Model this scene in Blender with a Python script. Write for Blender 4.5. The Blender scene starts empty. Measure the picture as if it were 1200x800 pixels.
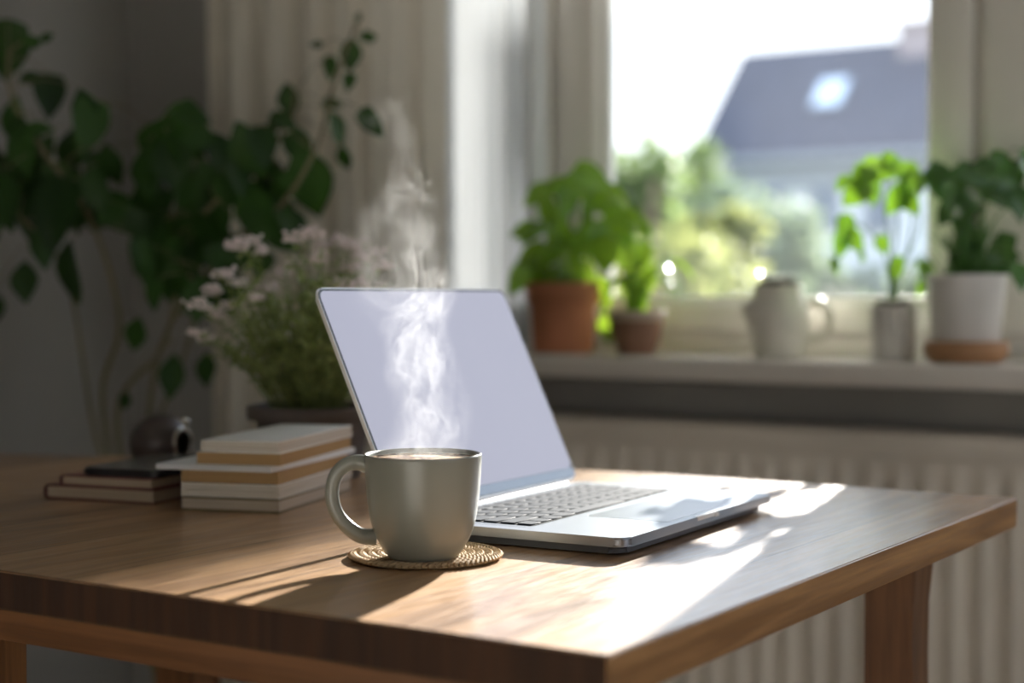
import bpy, bmesh, math, random
from mathutils import Vector, Matrix, noise
random.seed(7)
R = math.radians
PI = math.pi
S = bpy.context.scene
COL = S.collection

# ------------------------------------------------------------------ camera frame
F = 1872.0
YAW = R(32.8); PIT = math.atan(54 / 1872)
FW = Vector((-math.sin(YAW) * math.cos(PIT), math.cos(YAW) * math.cos(PIT), -math.sin(PIT)))
RT = Vector((math.cos(YAW), math.sin(YAW), 0))
UP = RT.cross(FW)
CAM = Vector((0, 0, .95))
def ray(u, v): return FW + RT * ((u - 600) / F) - UP * ((v - 400) / F)
def atd(u, v, d): return CAM + ray(u, v) * d
def atz(u, v, z):
    r = ray(u, v); return CAM + r * ((z - CAM.z) / r.z)
def aty(u, v, y):
    r = ray(u, v); return CAM + r * (y / r.y)
def px(n, d): return n * d / F

# ------------------------------------------------------------------ material helpers
def new_mat(name):
    m = bpy.data.materials.new(name); m.use_nodes = True
    nt = m.node_tree; nt.nodes.clear()
    out = nt.nodes.new('ShaderNodeOutputMaterial')
    return m, nt, out
def N(nt, t, **kw):
    n = nt.nodes.new(t)
    for k, v in kw.items():
        if k.startswith('_'): setattr(n, k[1:], v)
        else:
            kk = int(k[1:]) if k[0] == 'i' and k[1:].isdigit() else k.replace('__', ' ')
            n.inputs[kk].default_value = v
    return n
def L(nt, a, b): nt.links.new(a, b)
def c4(c): return (c[0], c[1], c[2], 1)
def pmat(name, col, rough=.5, metal=0, spec=.5, var=.0, vscale=20, bump=0, bscale=60, trans=0, coat=0, stretch=(1, 1, 1), emit=None):
    """principled with noise variation of colour and bump"""
    m, nt, out = new_mat(name)
    b = N(nt, 'ShaderNodeBsdfPrincipled', Roughness=rough, Metallic=metal)
    b.inputs['Specular IOR Level'].default_value = spec
    b.inputs['Base Color'].default_value = c4(col)
    if coat: b.inputs['Coat Weight'].default_value = coat
    tc = N(nt, 'ShaderNodeTexCoord'); mp = N(nt, 'ShaderNodeMapping', Scale=stretch); L(nt, tc.outputs['Object'], mp.inputs[0])
    if var:
        nz = N(nt, 'ShaderNodeTexNoise', Scale=vscale, Detail=5); L(nt, mp.outputs[0], nz.inputs[0])
        mr = N(nt, 'ShaderNodeMapRange', i1=.3, i2=.7, i3=1 - var, i4=1 + var); L(nt, nz.outputs[0], mr.inputs[0])
        mx = N(nt, 'ShaderNodeVectorMath', _operation='SCALE'); mx.inputs[0].default_value = col; L(nt, mr.outputs[0], mx.inputs['Scale'])
        L(nt, mx.outputs[0], b.inputs['Base Color'])
    if bump:
        nz = N(nt, 'ShaderNodeTexNoise', Scale=bscale, Detail=4); L(nt, mp.outputs[0], nz.inputs[0])
        bp = N(nt, 'ShaderNodeBump', Strength=bump, Distance=.002); L(nt, nz.outputs[0], bp.inputs['Height']); L(nt, bp.outputs[0], b.inputs['Normal'])
    sh = b.outputs[0]
    if trans:
        t = N(nt, 'ShaderNodeBsdfTranslucent', Color=c4([min(1, x * 1.3) for x in col])); mxs = N(nt, 'ShaderNodeMixShader', Fac=trans)
        L(nt, sh, mxs.inputs[1]); L(nt, t.outputs[0], mxs.inputs[2]); sh = mxs.outputs[0]
    L(nt, sh, out.inputs[0])
    return m
def leaf_mat(name, c1, c2, tcol, trans=.45, rough=.35, spec=.5):
    m, nt, out = new_mat(name)
    g = N(nt, 'ShaderNodeNewGeometry'); tc = N(nt, 'ShaderNodeTexCoord')
    nz = N(nt, 'ShaderNodeTexNoise', Scale=90, Detail=3); L(nt, tc.outputs['Object'], nz.inputs[0])
    ad = N(nt, 'ShaderNodeMath', _operation='MULTIPLY_ADD', i1=.4); L(nt, nz.outputs[0], ad.inputs[0]); L(nt, g.outputs['Random Per Island'], ad.inputs[2])
    mr = N(nt, 'ShaderNodeMapRange', i1=.2, i2=1.2); L(nt, ad.outputs[0], mr.inputs[0])
    mx = N(nt, 'ShaderNodeMix', _data_type='RGBA'); L(nt, mr.outputs[0], mx.inputs[0]); mx.inputs[6].default_value = c4(c1); mx.inputs[7].default_value = c4(c2)
    b = N(nt, 'ShaderNodeBsdfPrincipled', Roughness=rough); b.inputs['Specular IOR Level'].default_value = spec
    L(nt, mx.outputs[2], b.inputs['Base Color'])
    t = N(nt, 'ShaderNodeBsdfTranslucent', Color=c4(tcol)); ms = N(nt, 'ShaderNodeMixShader', Fac=trans)
    L(nt, b.outputs[0], ms.inputs[1]); L(nt, t.outputs[0], ms.inputs[2]); L(nt, ms.outputs[0], out.inputs[0])
    return m

def wood_mat(name, dark, light, axis='Y', plank=.0, rough=.42, off=0, pitch=.115, coat=.0, plaindark=1.0, spec=.5):
    """long-grain wood: grain runs along axis; optional planks across X"""
    m, nt, out = new_mat(name)
    tc = N(nt, 'ShaderNodeTexCoord'); sep = N(nt, 'ShaderNodeSeparateXYZ'); L(nt, tc.outputs['Object'], sep.inputs[0])
    # plank index
    if plank:
        a = N(nt, 'ShaderNodeMath', _operation='MULTIPLY_ADD', i1=1 / pitch, i2=off); L(nt, sep.outputs[0], a.inputs[0])
        fl = N(nt, 'ShaderNodeMath', _operation='FLOOR'); L(nt, a.outputs[0], fl.inputs[0])
        fr = N(nt, 'ShaderNodeMath', _operation='FRACT'); L(nt, a.outputs[0], fr.inputs[0])
        wn = N(nt, 'ShaderNodeTexWhiteNoise', _noise_dimensions='1D'); L(nt, fl.outputs[0], wn.inputs['W'])
        sh = N(nt, 'ShaderNodeVectorMath', _operation='SCALE', Scale=7.0); L(nt, wn.outputs['Color'], sh.inputs[0])
        addv = N(nt, 'ShaderNodeVectorMath', _operation='ADD'); L(nt, tc.outputs['Object'], addv.inputs[0]); L(nt, sh.outputs[0], addv.inputs[1])
        vec = addv.outputs[0]
    else: vec = tc.outputs['Object']
    st = {'Y': (1, .07, 1), 'X': (.07, 1, 1), 'Z': (1, 1, .07)}[axis]
    mp = N(nt, 'ShaderNodeMapping', Scale=st); L(nt, vec, mp.inputs[0])
    n1 = N(nt, 'ShaderNodeTexNoise', Scale=26, Detail=3, Distortion=.6); L(nt, mp.outputs[0], n1.inputs[0])
    ring = N(nt, 'ShaderNodeMath', _operation='MULTIPLY', i1=9.0); L(nt, n1.outputs[0], ring.inputs[0])
    rs = N(nt, 'ShaderNodeMath', _operation='PINGPONG', i1=1.0); L(nt, ring.outputs[0], rs.inputs[0])
    n2 = N(nt, 'ShaderNodeTexNoise', Scale=330, Detail=4, Roughness=.65); L(nt, mp.outputs[0], n2.inputs[0])
    n3 = N(nt, 'ShaderNodeTexNoise', Scale=9, Detail=2); L(nt, mp.outputs[0], n3.inputs[0])
    s1 = N(nt, 'ShaderNodeMath', _operation='MULTIPLY', i1=.30); L(nt, rs.outputs[0], s1.inputs[0])
    s2 = N(nt, 'ShaderNodeMath', _operation='MULTIPLY_ADD', i1=.55); L(nt, n2.outputs[0], s2.inputs[0]); L(nt, s1.outputs[0], s2.inputs[2])
    s3 = N(nt, 'ShaderNodeMath', _operation='MULTIPLY_ADD', i1=.75); L(nt, n3.outputs[0], s3.inputs[0]); L(nt, s2.outputs[0], s3.inputs[2])
    last = s3.outputs[0]
    if plank:
        s4 = N(nt, 'ShaderNodeMath', _operation='MULTIPLY_ADD', i1=.35); L(nt, wn.outputs['Value'], s4.inputs[0]); L(nt, last, s4.inputs[2]); last = s4.outputs[0]
    mr = N(nt, 'ShaderNodeMapRange', i1=.58, i2=1.20); L(nt, last, mr.inputs[0])
    mx = N(nt, 'ShaderNodeMix', _data_type='RGBA'); L(nt, mr.outputs[0], mx.inputs[0]); mx.inputs[6].default_value = c4(dark); mx.inputs[7].default_value = c4(light)
    colr = mx.outputs[2]; hgt = n2.outputs[0]
    if plank:
        e = N(nt, 'ShaderNodeMath', _operation='PINGPONG', i1=.5); L(nt, fr.outputs[0], e.inputs[0])
        g = N(nt, 'ShaderNodeMapRange', i1=.0, i2=.012, i3=.25, i4=1.0); L(nt, e.outputs[0], g.inputs[0])
        sc = N(nt, 'ShaderNodeVectorMath', _operation='SCALE'); L(nt, colr, sc.inputs[0]); L(nt, g.outputs[0], sc.inputs['Scale']); colr = sc.outputs[0]
        hm = N(nt, 'ShaderNodeMath', _operation='MULTIPLY_ADD', i1=.5); L(nt, n2.outputs[0], hm.inputs[0]); L(nt, g.outputs[0], hm.inputs[2]); hgt = hm.outputs[0]
    b = N(nt, 'ShaderNodeBsdfPrincipled', Roughness=rough); L(nt, colr, b.inputs['Base Color']); b.inputs['Specular IOR Level'].default_value = spec
    if coat: b.inputs['Coat Weight'].default_value = coat; b.inputs['Coat Roughness'].default_value = .24; b.inputs['Coat IOR'].default_value = 1.6
    rr = N(nt, 'ShaderNodeMapRange', i1=.35, i2=.65, i3=rough - .06, i4=rough + .1); L(nt, n2.outputs[0], rr.inputs[0]); L(nt, rr.outputs[0], b.inputs['Roughness'])
    bp = N(nt, 'ShaderNodeBump', Strength=.22, Distance=.0015); L(nt, hgt, bp.inputs['Height']); L(nt, bp.outputs[0], b.inputs['Normal'])
    L(nt, b.outputs[0], out.inputs[0])
    return m

# ------------------------------------------------------------------ mesh helpers
def BM(): return bmesh.new()
def box(bm, x0, x1, y0, y1, z0, z1, bev=0, seg=2, M=None):
    r = bmesh.ops.create_cube(bm, size=1)
    vs = r['verts']
    for v in vs:
        v.co = Vector(((x0 + x1) / 2 + v.co.x * (x1 - x0), (y0 + y1) / 2 + v.co.y * (y1 - y0), (z0 + z1) / 2 + v.co.z * (z1 - z0)))
    if bev:
        es = list({e for v in vs for e in v.link_edges})
        r = bmesh.ops.bevel(bm, geom=es, offset=bev, segments=seg, affect='EDGES', profile=.5)
        vs = list({v for f in r['faces'] for v in f.verts} | {v for v in vs if v.is_valid})
    if M is not None:
        for v in vs: v.co = M @ v.co
    return vs
def lathe(bm, prof, seg=48, c=(0, 0, 0), M=None, closed=False):
    rings = []
    c = Vector(c)
    for r, z in prof:
        if r < 1e-6: rings.append([bm.verts.new(c + Vector((0, 0, z)))])
        else: rings.append([bm.verts.new(c + Vector((r * math.cos(2 * PI * i / seg), r * math.sin(2 * PI * i / seg), z))) for i in range(seg)])
    if M is not None:
        for rg in rings:
            for v in rg: v.co = M @ v.co
    prs = list(zip(rings, rings[1:]))
    if closed: prs.append((rings[-1], rings[0]))
    for a, b in prs:
        for i in range(seg):
            j = (i + 1) % seg
            if len(a) == 1 and len(b) == 1: continue
            if len(a) == 1: bm.faces.new((a[0], b[i], b[j]))
            elif len(b) == 1: bm.faces.new((a[i], a[j], b[0]))
            else: bm.faces.new((a[i], a[j], b[j], b[i]))
def smooth_path(pts, n=8):
    pts = [Vector(p) for p in pts]; out = []
    P = [pts[0]] + pts + [pts[-1]]
    for i in range(1, len(P) - 2):
        a, b, c, d = P[i - 1:i + 3]
        for k in range(n):
            t = k / n
            out.append(.5 * ((2 * b) + (c - a) * t + (2 * a - 5 * b + 4 * c - d) * t * t + (3 * b - a - 3 * c + d) * t ** 3))
    out.append(pts[-1]); return out
def tube(bm, pts, r, seg=8, flat=1.0, ref=None):
    pts = [Vector(p) for p in pts]; n = len(pts)
    rr = r if isinstance(r, (list, tuple)) else [r] * n
    if len(rr) != n: rr = [rr[0] + (rr[-1] - rr[0]) * i / (n - 1) for i in range(n)]
    ref = Vector(ref) if ref is not None else None
    rings = []; side = None
    for i, p in enumerate(pts):
        t = (pts[min(i + 1, n - 1)] - pts[max(i - 1, 0)])
        if t.length < 1e-9: t = Vector((0, 0, 1))
        t.normalize()
        if ref is not None: s = t.cross(ref)
        elif side is None: s = t.cross(Vector((.3, .9, .2)))
        else: s = side - t * side.dot(t)
        if s.length < 1e-6: s = t.cross(Vector((1, 0, .1)))
        s.normalize(); side = s; u = t.cross(s)
        rings.append([bm.verts.new(p + s * rr[i] * math.cos(2 * PI * k / seg) + u * rr[i] * flat * math.sin(2 * PI * k / seg)) for k in range(seg)])
    for a, b in zip(rings, rings[1:]):
        for k in range(seg): bm.faces.new((a[k], a[(k + 1) % seg], b[(k + 1) % seg], b[k]))
    bm.faces.new(rings[0][::-1]); bm.faces.new(rings[-1])
SHAPES = {'heart': [.12, .82, 1, .93, .72, .40, .03], 'oval': [.06, .55, .9, 1, .82, .45, .03], 'lance': [.14, .6, .9, 1, .78, .42, .02], 'strap': [.5, .8, 1, 1, .85, .5, .03]}
def leaf(bm, base, d, nrm, ln, w, shape='oval', curl=.25, fold=.18, wave=.04):
    base = Vector(base); d = Vector(d).normalized(); nrm = Vector(nrm)
    nrm = (nrm - d * nrm.dot(d))
    if nrm.length < 1e-4: nrm = d.cross(Vector((.3, .2, .9)))
    nrm.normalize(); s = d.cross(nrm); prof = SHAPES[shape]; n = len(prof) - 1
    rows = []; ph = random.random() * 6
    for i, wd in enumerate(prof):
        t = i / n; c = base + d * ln * (t - .12 * curl * t * t) - nrm * (curl * ln * t * t * .6)
        row = []
        for k in (-1, -.5, 0, .5, 1):
            hw = w * .5 * wd * k
            back = -.10 * ln * abs(k) if (shape == 'heart' and i == 1) else 0
            row.append(bm.verts.new(c + s * hw + d * back + nrm * (fold * abs(hw) + wave * w * math.sin(ph + 5 * t + 2 * k) * abs(k))))
        rows.append(row)
    for a, b in zip(rows, rows[1:]):
        for k in range(4): bm.faces.new((a[k], a[k + 1], b[k + 1], b[k]))
def finish(bm, smooth=True, angle=40):
    bmesh.ops.recalc_face_normals(bm, faces=bm.faces)
    if smooth:
        for f in bm.faces: f.smooth = True
        ca = R(angle)
        for e in bm.edges:
            if len(e.link_faces) == 2 and e.calc_face_angle(0) > ca: e.smooth = False
def obj(name, bm, mat, parent=None, world=True, smooth=True, angle=40, recalc=True):
    """one mesh object; with world=True the mesh was built in world coordinates under an unrotated parent"""
    if recalc: finish(bm, smooth, angle)
    else:
        for f in bm.faces: f.smooth = smooth
    if parent is not None and world:
        off = parent.matrix_basis.to_translation()
        pp = parent.parent
        while pp is not None: off = off + pp.matrix_basis.to_translation(); pp = pp.parent
        bmesh.ops.translate(bm, verts=bm.verts, vec=-off)
    me = bpy.data.meshes.new(name); bm.to_mesh(me); bm.free()
    for m in (mat if isinstance(mat, (list, tuple)) else [mat]): me.materials.append(m)
    o = bpy.data.objects.new(name, me); COL.objects.link(o); o.parent = parent
    return o
def tag(o, label, cat, group=None, kind=None):
    o['label'] = label; o['category'] = cat
    if group: o['group'] = group
    if kind: o['kind'] = kind
    return o
def thing(name, label, cat, loc=(0, 0, 0), rz=0, group=None):
    o = bpy.data.objects.new(name, None); COL.objects.link(o); o.location = loc; o.rotation_euler = (0, 0, rz)
    o.empty_display_size = .02
    return tag(o, label, cat, group)
def struct(name, bm, mat, parent=None, **k):
    o = obj(name, bm, mat, parent, **k)
    if parent is None: o['kind'] = 'structure'
    return o

# ------------------------------------------------------------------ palette
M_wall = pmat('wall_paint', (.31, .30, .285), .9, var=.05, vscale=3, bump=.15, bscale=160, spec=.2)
M_ceil = pmat('ceiling_paint', (.80, .79, .76), .9, spec=.2)
M_floor = wood_mat('floor_boards', (.10, .07, .045), (.22, .16, .10), 'Y', plank=1, pitch=.14, rough=.5)
M_frame = pmat('window_lacquer', (.78, .75, .70), .4, var=.03, vscale=8)
M_sill = pmat('sill_lacquer', (.82, .77, .72), .2, var=.03, vscale=6)
M_radi = pmat('radiator_enamel', (.80, .72, .63), .45, var=.02, vscale=5)
M_white = pmat('white_ceramic', (.74, .72, .70), .3, var=.03, vscale=12)
M_jug = pmat('stoneware_glaze', (.70, .66, .60), .35, var=.08, vscale=30, bump=.3, bscale=90)
M_grey_pot = pmat('grey_white_ceramic', (.68, .66, .62), .5, var=.12, vscale=25)
M_terra = pmat('terracotta', (.44, .17, .085), .75, var=.15, vscale=14, bump=.3, bscale=120)
M_brownpot = pmat('brown_clay', (.20, .10, .06), .6, var=.25, vscale=14, bump=.3)
M_brownrim = pmat('pale_clay', (.42, .33, .27), .45, var=.12, vscale=20)
M_darkpot = pmat('dark_clay', (.105, .085, .078), .7, var=.2, vscale=18, bump=.3, bscale=100)
M_soil = pmat('soil', (.05, .03, .02), .95, var=.4, vscale=80, bump=1, bscale=200)
M_saucer = pmat('wooden_saucer', (.36, .19, .09), .55, var=.2, vscale=20, stretch=(1, .1, 1))

# ================================================================== ROOM
XL, XR, YB, YF, HC = -2.45, 1.7, -1.4, 2.35, 2.6
YW = 2.42           # window frame plane (room side)
OX0, OX1, OZ0, OZ1 = -1.74, .08, .854, 2.32
bm = BM(); box(bm, XL - .2, XR + .2, YB - .2, YF + .25, -.2, 0); struct('floor', bm, M_floor, smooth=False)
bm = BM(); box(bm, XL - .2, XR + .2, YB - .2, YF + .25, HC, HC + .2); struct('ceiling', bm, M_ceil, smooth=False)
bm = BM(); box(bm, XL - .2, XL, YB, YF + .25, 0, HC); struct('wall_left', bm, M_wall, smooth=False)
bm = BM()
box(bm, XL, OX0, YF, YF + .25, 0, HC); box(bm, OX1, XR, YF, YF + .25, 0, HC)
box(bm, OX0, OX1, YF, YF + .25, 0, OZ0 - .04); box(bm, OX0, OX1, YF, YF + .25, OZ1, HC)
struct('wall_front', bm, M_wall, smooth=False)
bm = BM(); box(bm, XL - .2, XR + .2, YB - .2, YB, 0, HC); struct('wall_back', bm, M_ceil, smooth=False)
W2 = (.35, 1.75, .80, 2.1)
bm = BM()
box(bm, XR, XR + .2, YB, W2[0], 0, HC); box(bm, XR, XR + .2, W2[1], YF + .25, 0, HC)
box(bm, XR, XR + .2, W2[0], W2[1], 0, W2[2]); box(bm, XR, XR + .2, W2[0], W2[1], W2[3], HC)
struct('wall_right', bm, M_ceil, smooth=False)
bm = BM(); box(bm, XL + .001, XL + .018, YB, YF, 0, .09, .004); struct('baseboard_left', bm, M_frame, smooth=False)
bm = BM(); box(bm, XL + .018, XR, YF - .018, YF - .001, 0, .09, .004); struct('baseboard_front', bm, M_frame, smooth=False)

# glass: clear with a little translucent white mixed in as haze
def glass_mat():
    m, nt, out = new_mat('window_glass')
    tr = N(nt, 'ShaderNodeBsdfTransparent', Color=(.97, .98, .98, 1)); gl = N(nt, 'ShaderNodeBsdfGlossy', Roughness=.02)
    fr = N(nt, 'ShaderNodeFresnel', IOR=1.45); m1 = N(nt, 'ShaderNodeMixShader'); L(nt, fr.outputs[0], m1.inputs[0]); L(nt, tr.outputs[0], m1.inputs[1]); L(nt, gl.outputs[0], m1.inputs[2])
    haze = N(nt, 'ShaderNodeBsdfTranslucent', Color=(.95, .97, 1, 1)); tc = N(nt, 'ShaderNodeTexCoord')
    nz = N(nt, 'ShaderNodeTexNoise', Scale=2.2, Detail=3); L(nt, tc.outputs['Object'], nz.inputs[0])
    mr = N(nt, 'ShaderNodeMapRange', i1=.3, i2=.7, i3=.004, i4=.009); L(nt, nz.outputs[0], mr.inputs[0])
    m2 = N(nt, 'ShaderNodeMixShader'); L(nt, mr.outputs[0], m2.inputs[0]); L(nt, m1.outputs[0], m2.inputs[1]); L(nt, haze.outputs[0], m2.inputs[2])
    L(nt, m2.outputs[0], out.inputs[0]); return m
M_glass = glass_mat()
win = bpy.data.objects.new('window_1', None); COL.objects.link(win); win.location = (OX0, YW, OZ0); win['kind'] = 'structure'
# fixed frame: outer border and two mullion posts
bm = BM()
FZ0 = .854
for x0, x1 in ((OX0, OX0 + .03), (-1.488, -1.445), (-.729, -.709), (OX1 - .03, OX1)):
    box(bm, x0, x1, YW + .015, YW + .08, FZ0, OZ1, .003)
box(bm, OX0, OX1, YW + .004, YW + .08, FZ0, FZ0 + .038, .004); box(bm, OX0, OX1, YW + .004, YW + .08, OZ1 - .03, OZ1, .003)
obj('window_frame', bm, M_frame, win)
def sash(x0, x1, st=.065, sl=None):
    sl = sl or st
    z0, z1 = FZ0 + .034, OZ1 - .02
    bm = BM()
    y0, y1 = YW - .012, YW + .055
    box(bm, x0, x0 + sl, y0, y1, z0, z1, .006, 3); box(bm, x1 - st, x1, y0, y1, z0, z1, .006, 3)
    box(bm, x0 + st - .004, x1 - st + .004, y0 + .001, y1, z0, z0 + .05, .006, 3); box(bm, x0 + st - .004, x1 - st + .004, y0 + .001, y1, z1 - .065, z1, .006, 3)
    # glazing bead
    for a, b in ((x0 + sl - .002, x0 + sl + .010), (x1 - st - .010, x1 - st + .002)):
        box(bm, a, b, y0 + .02, y1 - .01, z0 + .05, z1 - .06, .003)
    box(bm, x0 + st, x1 - st, y0 + .02, y1 - .01, z0 + .046, z0 + .06, .003)
    s = obj('sash', bm, M_frame, win)
    bm = BM(); box(bm, x0 + st - .002, x1 - st + .002, YW + .026, YW + .030, z0 + .045, z1 - .06); obj('pane', bm, M_glass, s, smooth=False)
    return s
sash(OX0 + .02, -1.478, .03); sash(-1.447, -.727); s3 = sash(-.711, OX1 - .02, .065, .115)  # third sash: left stile widened out of view to block a sun strip
bm = BM(); tube(bm, [(-.76, YW - .02, 1.62), (-.76, YW - .05, 1.62)], .008, 12); box(bm, -.772, -.748, YW - .058, YW - .045, 1.50, 1.635, .005, 3); obj('window_handle', bm, M_white, win)
bm = BM(); box(bm, -1.50, OX1 + .12, 2.20, YW + .02, .8185, .854, .005, 3); box(bm, OX0, -1.50, YF + .002, YW + .02, .8185, .854, .003)
obj('window_sill', bm, M_sill, win)
# second window, in the right wall behind the viewer's shoulder
win2 = bpy.data.objects.new('window_2', None); COL.objects.link(win2); win2.location = (XR, W2[0], W2[2]); win2['kind'] = 'structure'
bm = BM()
ym = (W2[0] + W2[1]) / 2
for a, b in ((W2[0], W2[0] + .06), (ym - .05, ym + .05), (W2[1] - .06, W2[1])): box(bm, XR + .05, XR + .12, a, b, W2[2], W2[3], .005)
for a, b in ((W2[2], W2[2] + .06), (W2[3] - .06, W2[3])): box(bm, XR + .051, XR + .119, W2[0], W2[1], a, b, .005)
obj('window_frame', bm, M_frame, win2)
bm = BM(); box(bm, XR + .085, XR + .089, W2[0] + .06, ym - .05, W2[2] + .06, W2[3] - .06); box(bm, XR + .085, XR + .089, ym + .05, W2[1] - .06, W2[2] + .06, W2[3] - .06); obj('pane', bm, M_glass, win2, smooth=False)
bm = BM(); box(bm, XR - .08, XR + .06, W2[0] - .05, W2[1] + .05, W2[2] - .03, W2[2], .004); obj('window_sill', bm, M_sill, win2)

# radiator under the sill
rx0, rx1, ry, rz1, rz0 = -1.58, .02, 2.25, .753, .13
rad = thing('radiator', 'cream ribbed panel radiator on the wall below the windowsill', 'radiator', ((rx0 + rx1) / 2, 2.30, rz0))
bm = BM()
# front sheet with vertical rounded channels
per = .042; nx = int((rx1 - rx0) / (per / 8)); zs = [rz0, rz0 + .045, rz0 + .07, rz1 - .085, rz1 - .06, rz1 - .035]
cols = []
for i in range(nx + 1):
    x = rx0 + (rx1 - rx0) * i / nx; ph = ((x - rx0) / per) % 1
    prof = max(0, min(1, (math.cos(2 * PI * ph) * .9 + .35))) * .009
    cols.append([bm.verts.new((x, ry - (prof if 2 <= k <= 3 else (prof * .15 if k in (1, 4) else 0)), z)) for k, z in enumerate(zs)])
for a, b in zip(cols, cols[1:]):
    for k in range(len(zs) - 1): bm.faces.new((a[k], b[k], b[k + 1], a[k + 1]))
obj('ribbed_panel', bm, M_radi, rad)
bm = BM(); box(bm, rx0, rx1, ry - .002, ry + .012, rz1 - .04, rz1 - .003, .004, 3); box(bm, rx0, rx1, ry + .012, ry + .02, rz0, rz1 - .02, .002)
obj('front_casing', bm, M_radi, rad)
bm = BM()
for k in range(5): box(bm, rx0 + .004, rx1 - .004, ry + .014 + k * .013, ry + .021 + k * .013, rz1 - .008, rz1 - .002)
for i in range(40): x = rx0 + .02 + i * (rx1 - rx0 - .04) / 39; box(bm, x - .002, x + .002, ry + .012, ry + .076, rz1 - .010, rz1 - .004)
obj('top_grille', bm, M_radi, rad, smooth=False)
for x in (rx0, rx1 - .006):
    bm = BM(); box(bm, x, x + .006, ry + .002, ry + .078, rz0, rz1 - .004, .002); obj('side_panel', bm, M_radi, rad)
bm = BM(); box(bm, rx0 + .01, rx1 - .01, ry + .065, ry + .076, rz0, rz1 - .02, .002); obj('back_panel', bm, M_radi, rad)
for x in (rx0 + .15, rx1 - .15):
    bm = BM(); box(bm, x - .015, x + .015, ry + .07, YF - .001, rz0 + .05, rz1 - .1, .002); obj('wall_bracket', bm, M_radi, rad)

# curtains
def curtain(name, label, x0, x1, y, z0, z1, folds, amp, mat, seed=0):
    bm = BM(); n = folds * 14; cols = []
    rnd = random.Random(seed); zz = [z0 + (z1 - z0) * k / 14 for k in range(15)]
    phs = [rnd.uniform(-.5, .5) for _ in range(folds + 2)]
    for i in range(n + 1):
        t = i / n; f = t * folds; k = int(f); ph = phs[k] * (1 - (f - k)) + phs[k + 1] * (f - k)
        col = []
        for z in zz:
            h = (z - z0) / (z1 - z0); a = amp * (1.0 - .35 * h)
            col.append(bm.verts.new((x0 + (x1 - x0) * t + .006 * math.sin(5 * f + z * 2), y + a * math.sin(2 * PI * f + ph + .3 * math.sin(3 * z + k)) + .25 * a * math.sin(4.6 * PI * f), z)))
        cols.append(col)
    for a, b in zip(cols, cols[1:]):
        for k in range(14): bm.faces.new((a[k], b[k], b[k + 1], a[k + 1]))
    o = obj(name, bm, mat, recalc=True, angle=180); tag(o, label, 'curtain'); return o
def cloth_mat(name, col, tr):
    m, nt, out = new_mat(name)
    tc = N(nt, 'ShaderNodeTexCoord'); mp = N(nt, 'ShaderNodeMapping', Scale=(1, 1, .5)); L(nt, tc.outputs['Object'], mp.inputs[0]); nz = N(nt, 'ShaderNodeTexNoise', Scale=400, Detail=2); L(nt, mp.outputs[0], nz.inputs[0])
    bp = N(nt, 'ShaderNodeBump', Strength=.2, Distance=.001); L(nt, nz.outputs[0], bp.inputs['Height'])
    d = N(nt, 'ShaderNodeBsdfDiffuse', Color=c4(col)); t = N(nt, 'ShaderNodeBsdfTranslucent', Color=c4(col)); L(nt, bp.outputs[0], d.inputs['Normal'])
    mx = N(nt, 'ShaderNodeMixShader', Fac=tr); L(nt, d.outputs[0], mx.inputs[1]); L(nt, t.outputs[0], mx.inputs[2]); L(nt, mx.outputs[0], out.inputs[0]); return m
xa = aty(243, 300, 2.15).x; xb = aty(522, 300, 2.15).x
cu = curtain('curtain', 'heavy beige curtain hanging in soft folds beside the window', xa, xb, 2.16, .02, HC - .066, 6, .020, cloth_mat('beige_curtain_cloth', (.78, .73, .64), .3), 3)
sheer_m = cloth_mat('sheer_curtain_cloth', (.70, .72, .74), .11)
cu2 = curtain('curtain', 'thin white sheer curtain glowing over the narrow left window pane', -1.72, -1.475, 2.385, .858, OZ1 - .01, 5, .014, sheer_m, 5)
bm = BM(); tube(bm, [(XL + .25, 2.16, HC - .05), (OX1 + .3, 2.16, HC - .05)], .012, 14)
for x in (XL + .25, OX1 + .3): bmesh.ops.create_uvsphere(bm, u_segments=16, v_segments=10, radius=.022, matrix=Matrix.Translation((x, 2.16, HC - .05)))
for x in (XL + .4, OX1 + .1): box(bm, x - .008, x + .008, 2.15, YF, HC - .058, HC - .042)
tag(obj('curtain_rod', bm, M_frame), 'long pale curtain rod mounted above the window', 'curtain rod')

# ================================================================== TABLE
ZT = .75; TH = .029
M_top = wood_mat('table_top_wood', (.105, .041, .014), (.46, .262, .122), 'Y', plank=1, pitch=.125, rough=.37, off=4.76, spec=.65, coat=.7)
M_edge = wood_mat('table_edge_wood', (.28, .13, .045), (.66, .36, .15), 'Y', rough=.5)
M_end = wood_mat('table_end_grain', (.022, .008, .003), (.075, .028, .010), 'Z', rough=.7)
M_apron = wood_mat('table_apron_wood', (.11, .042, .013), (.25, .110, .040), 'X', rough=.55)
M_leg = wood_mat('table_leg_wood', (.10, .036, .011), (.27, .12, .045), 'Z', rough=.5)
tx1, ty0 = -.433, .771
tab = thing('dining_table', 'large oiled wooden table with thick plank top by the window', 'table', (-1.15, 1.15, 0))
out = [(tx1, ty0), (tx1, 1.595)]
for k in range(1, 13):      # gently bowed far side
    t = k / 12; x = tx1 + (-1.95 - tx1) * t
    y = 1.595 - (0 if x > -.85 else .34 * ((-.85 - x)) ** 1.25)
    out.append((x, y))
out.append((-1.95, ty0))
bm = BM()
vb = [bm.verts.new((x, y, ZT - TH)) for x, y in out]; vt = [bm.verts.new((x, y, ZT)) for x, y in out]
bm.faces.new(vt); bm.faces.new(vb[::-1]); n = len(out)
for i in range(n): bm.faces.new((vb[i], vb[(i + 1) % n], vt[(i + 1) % n], vt[i]))
bmesh.ops.recalc_face_normals(bm, faces=bm.faces)
es = [e for e in bm.edges]
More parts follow.
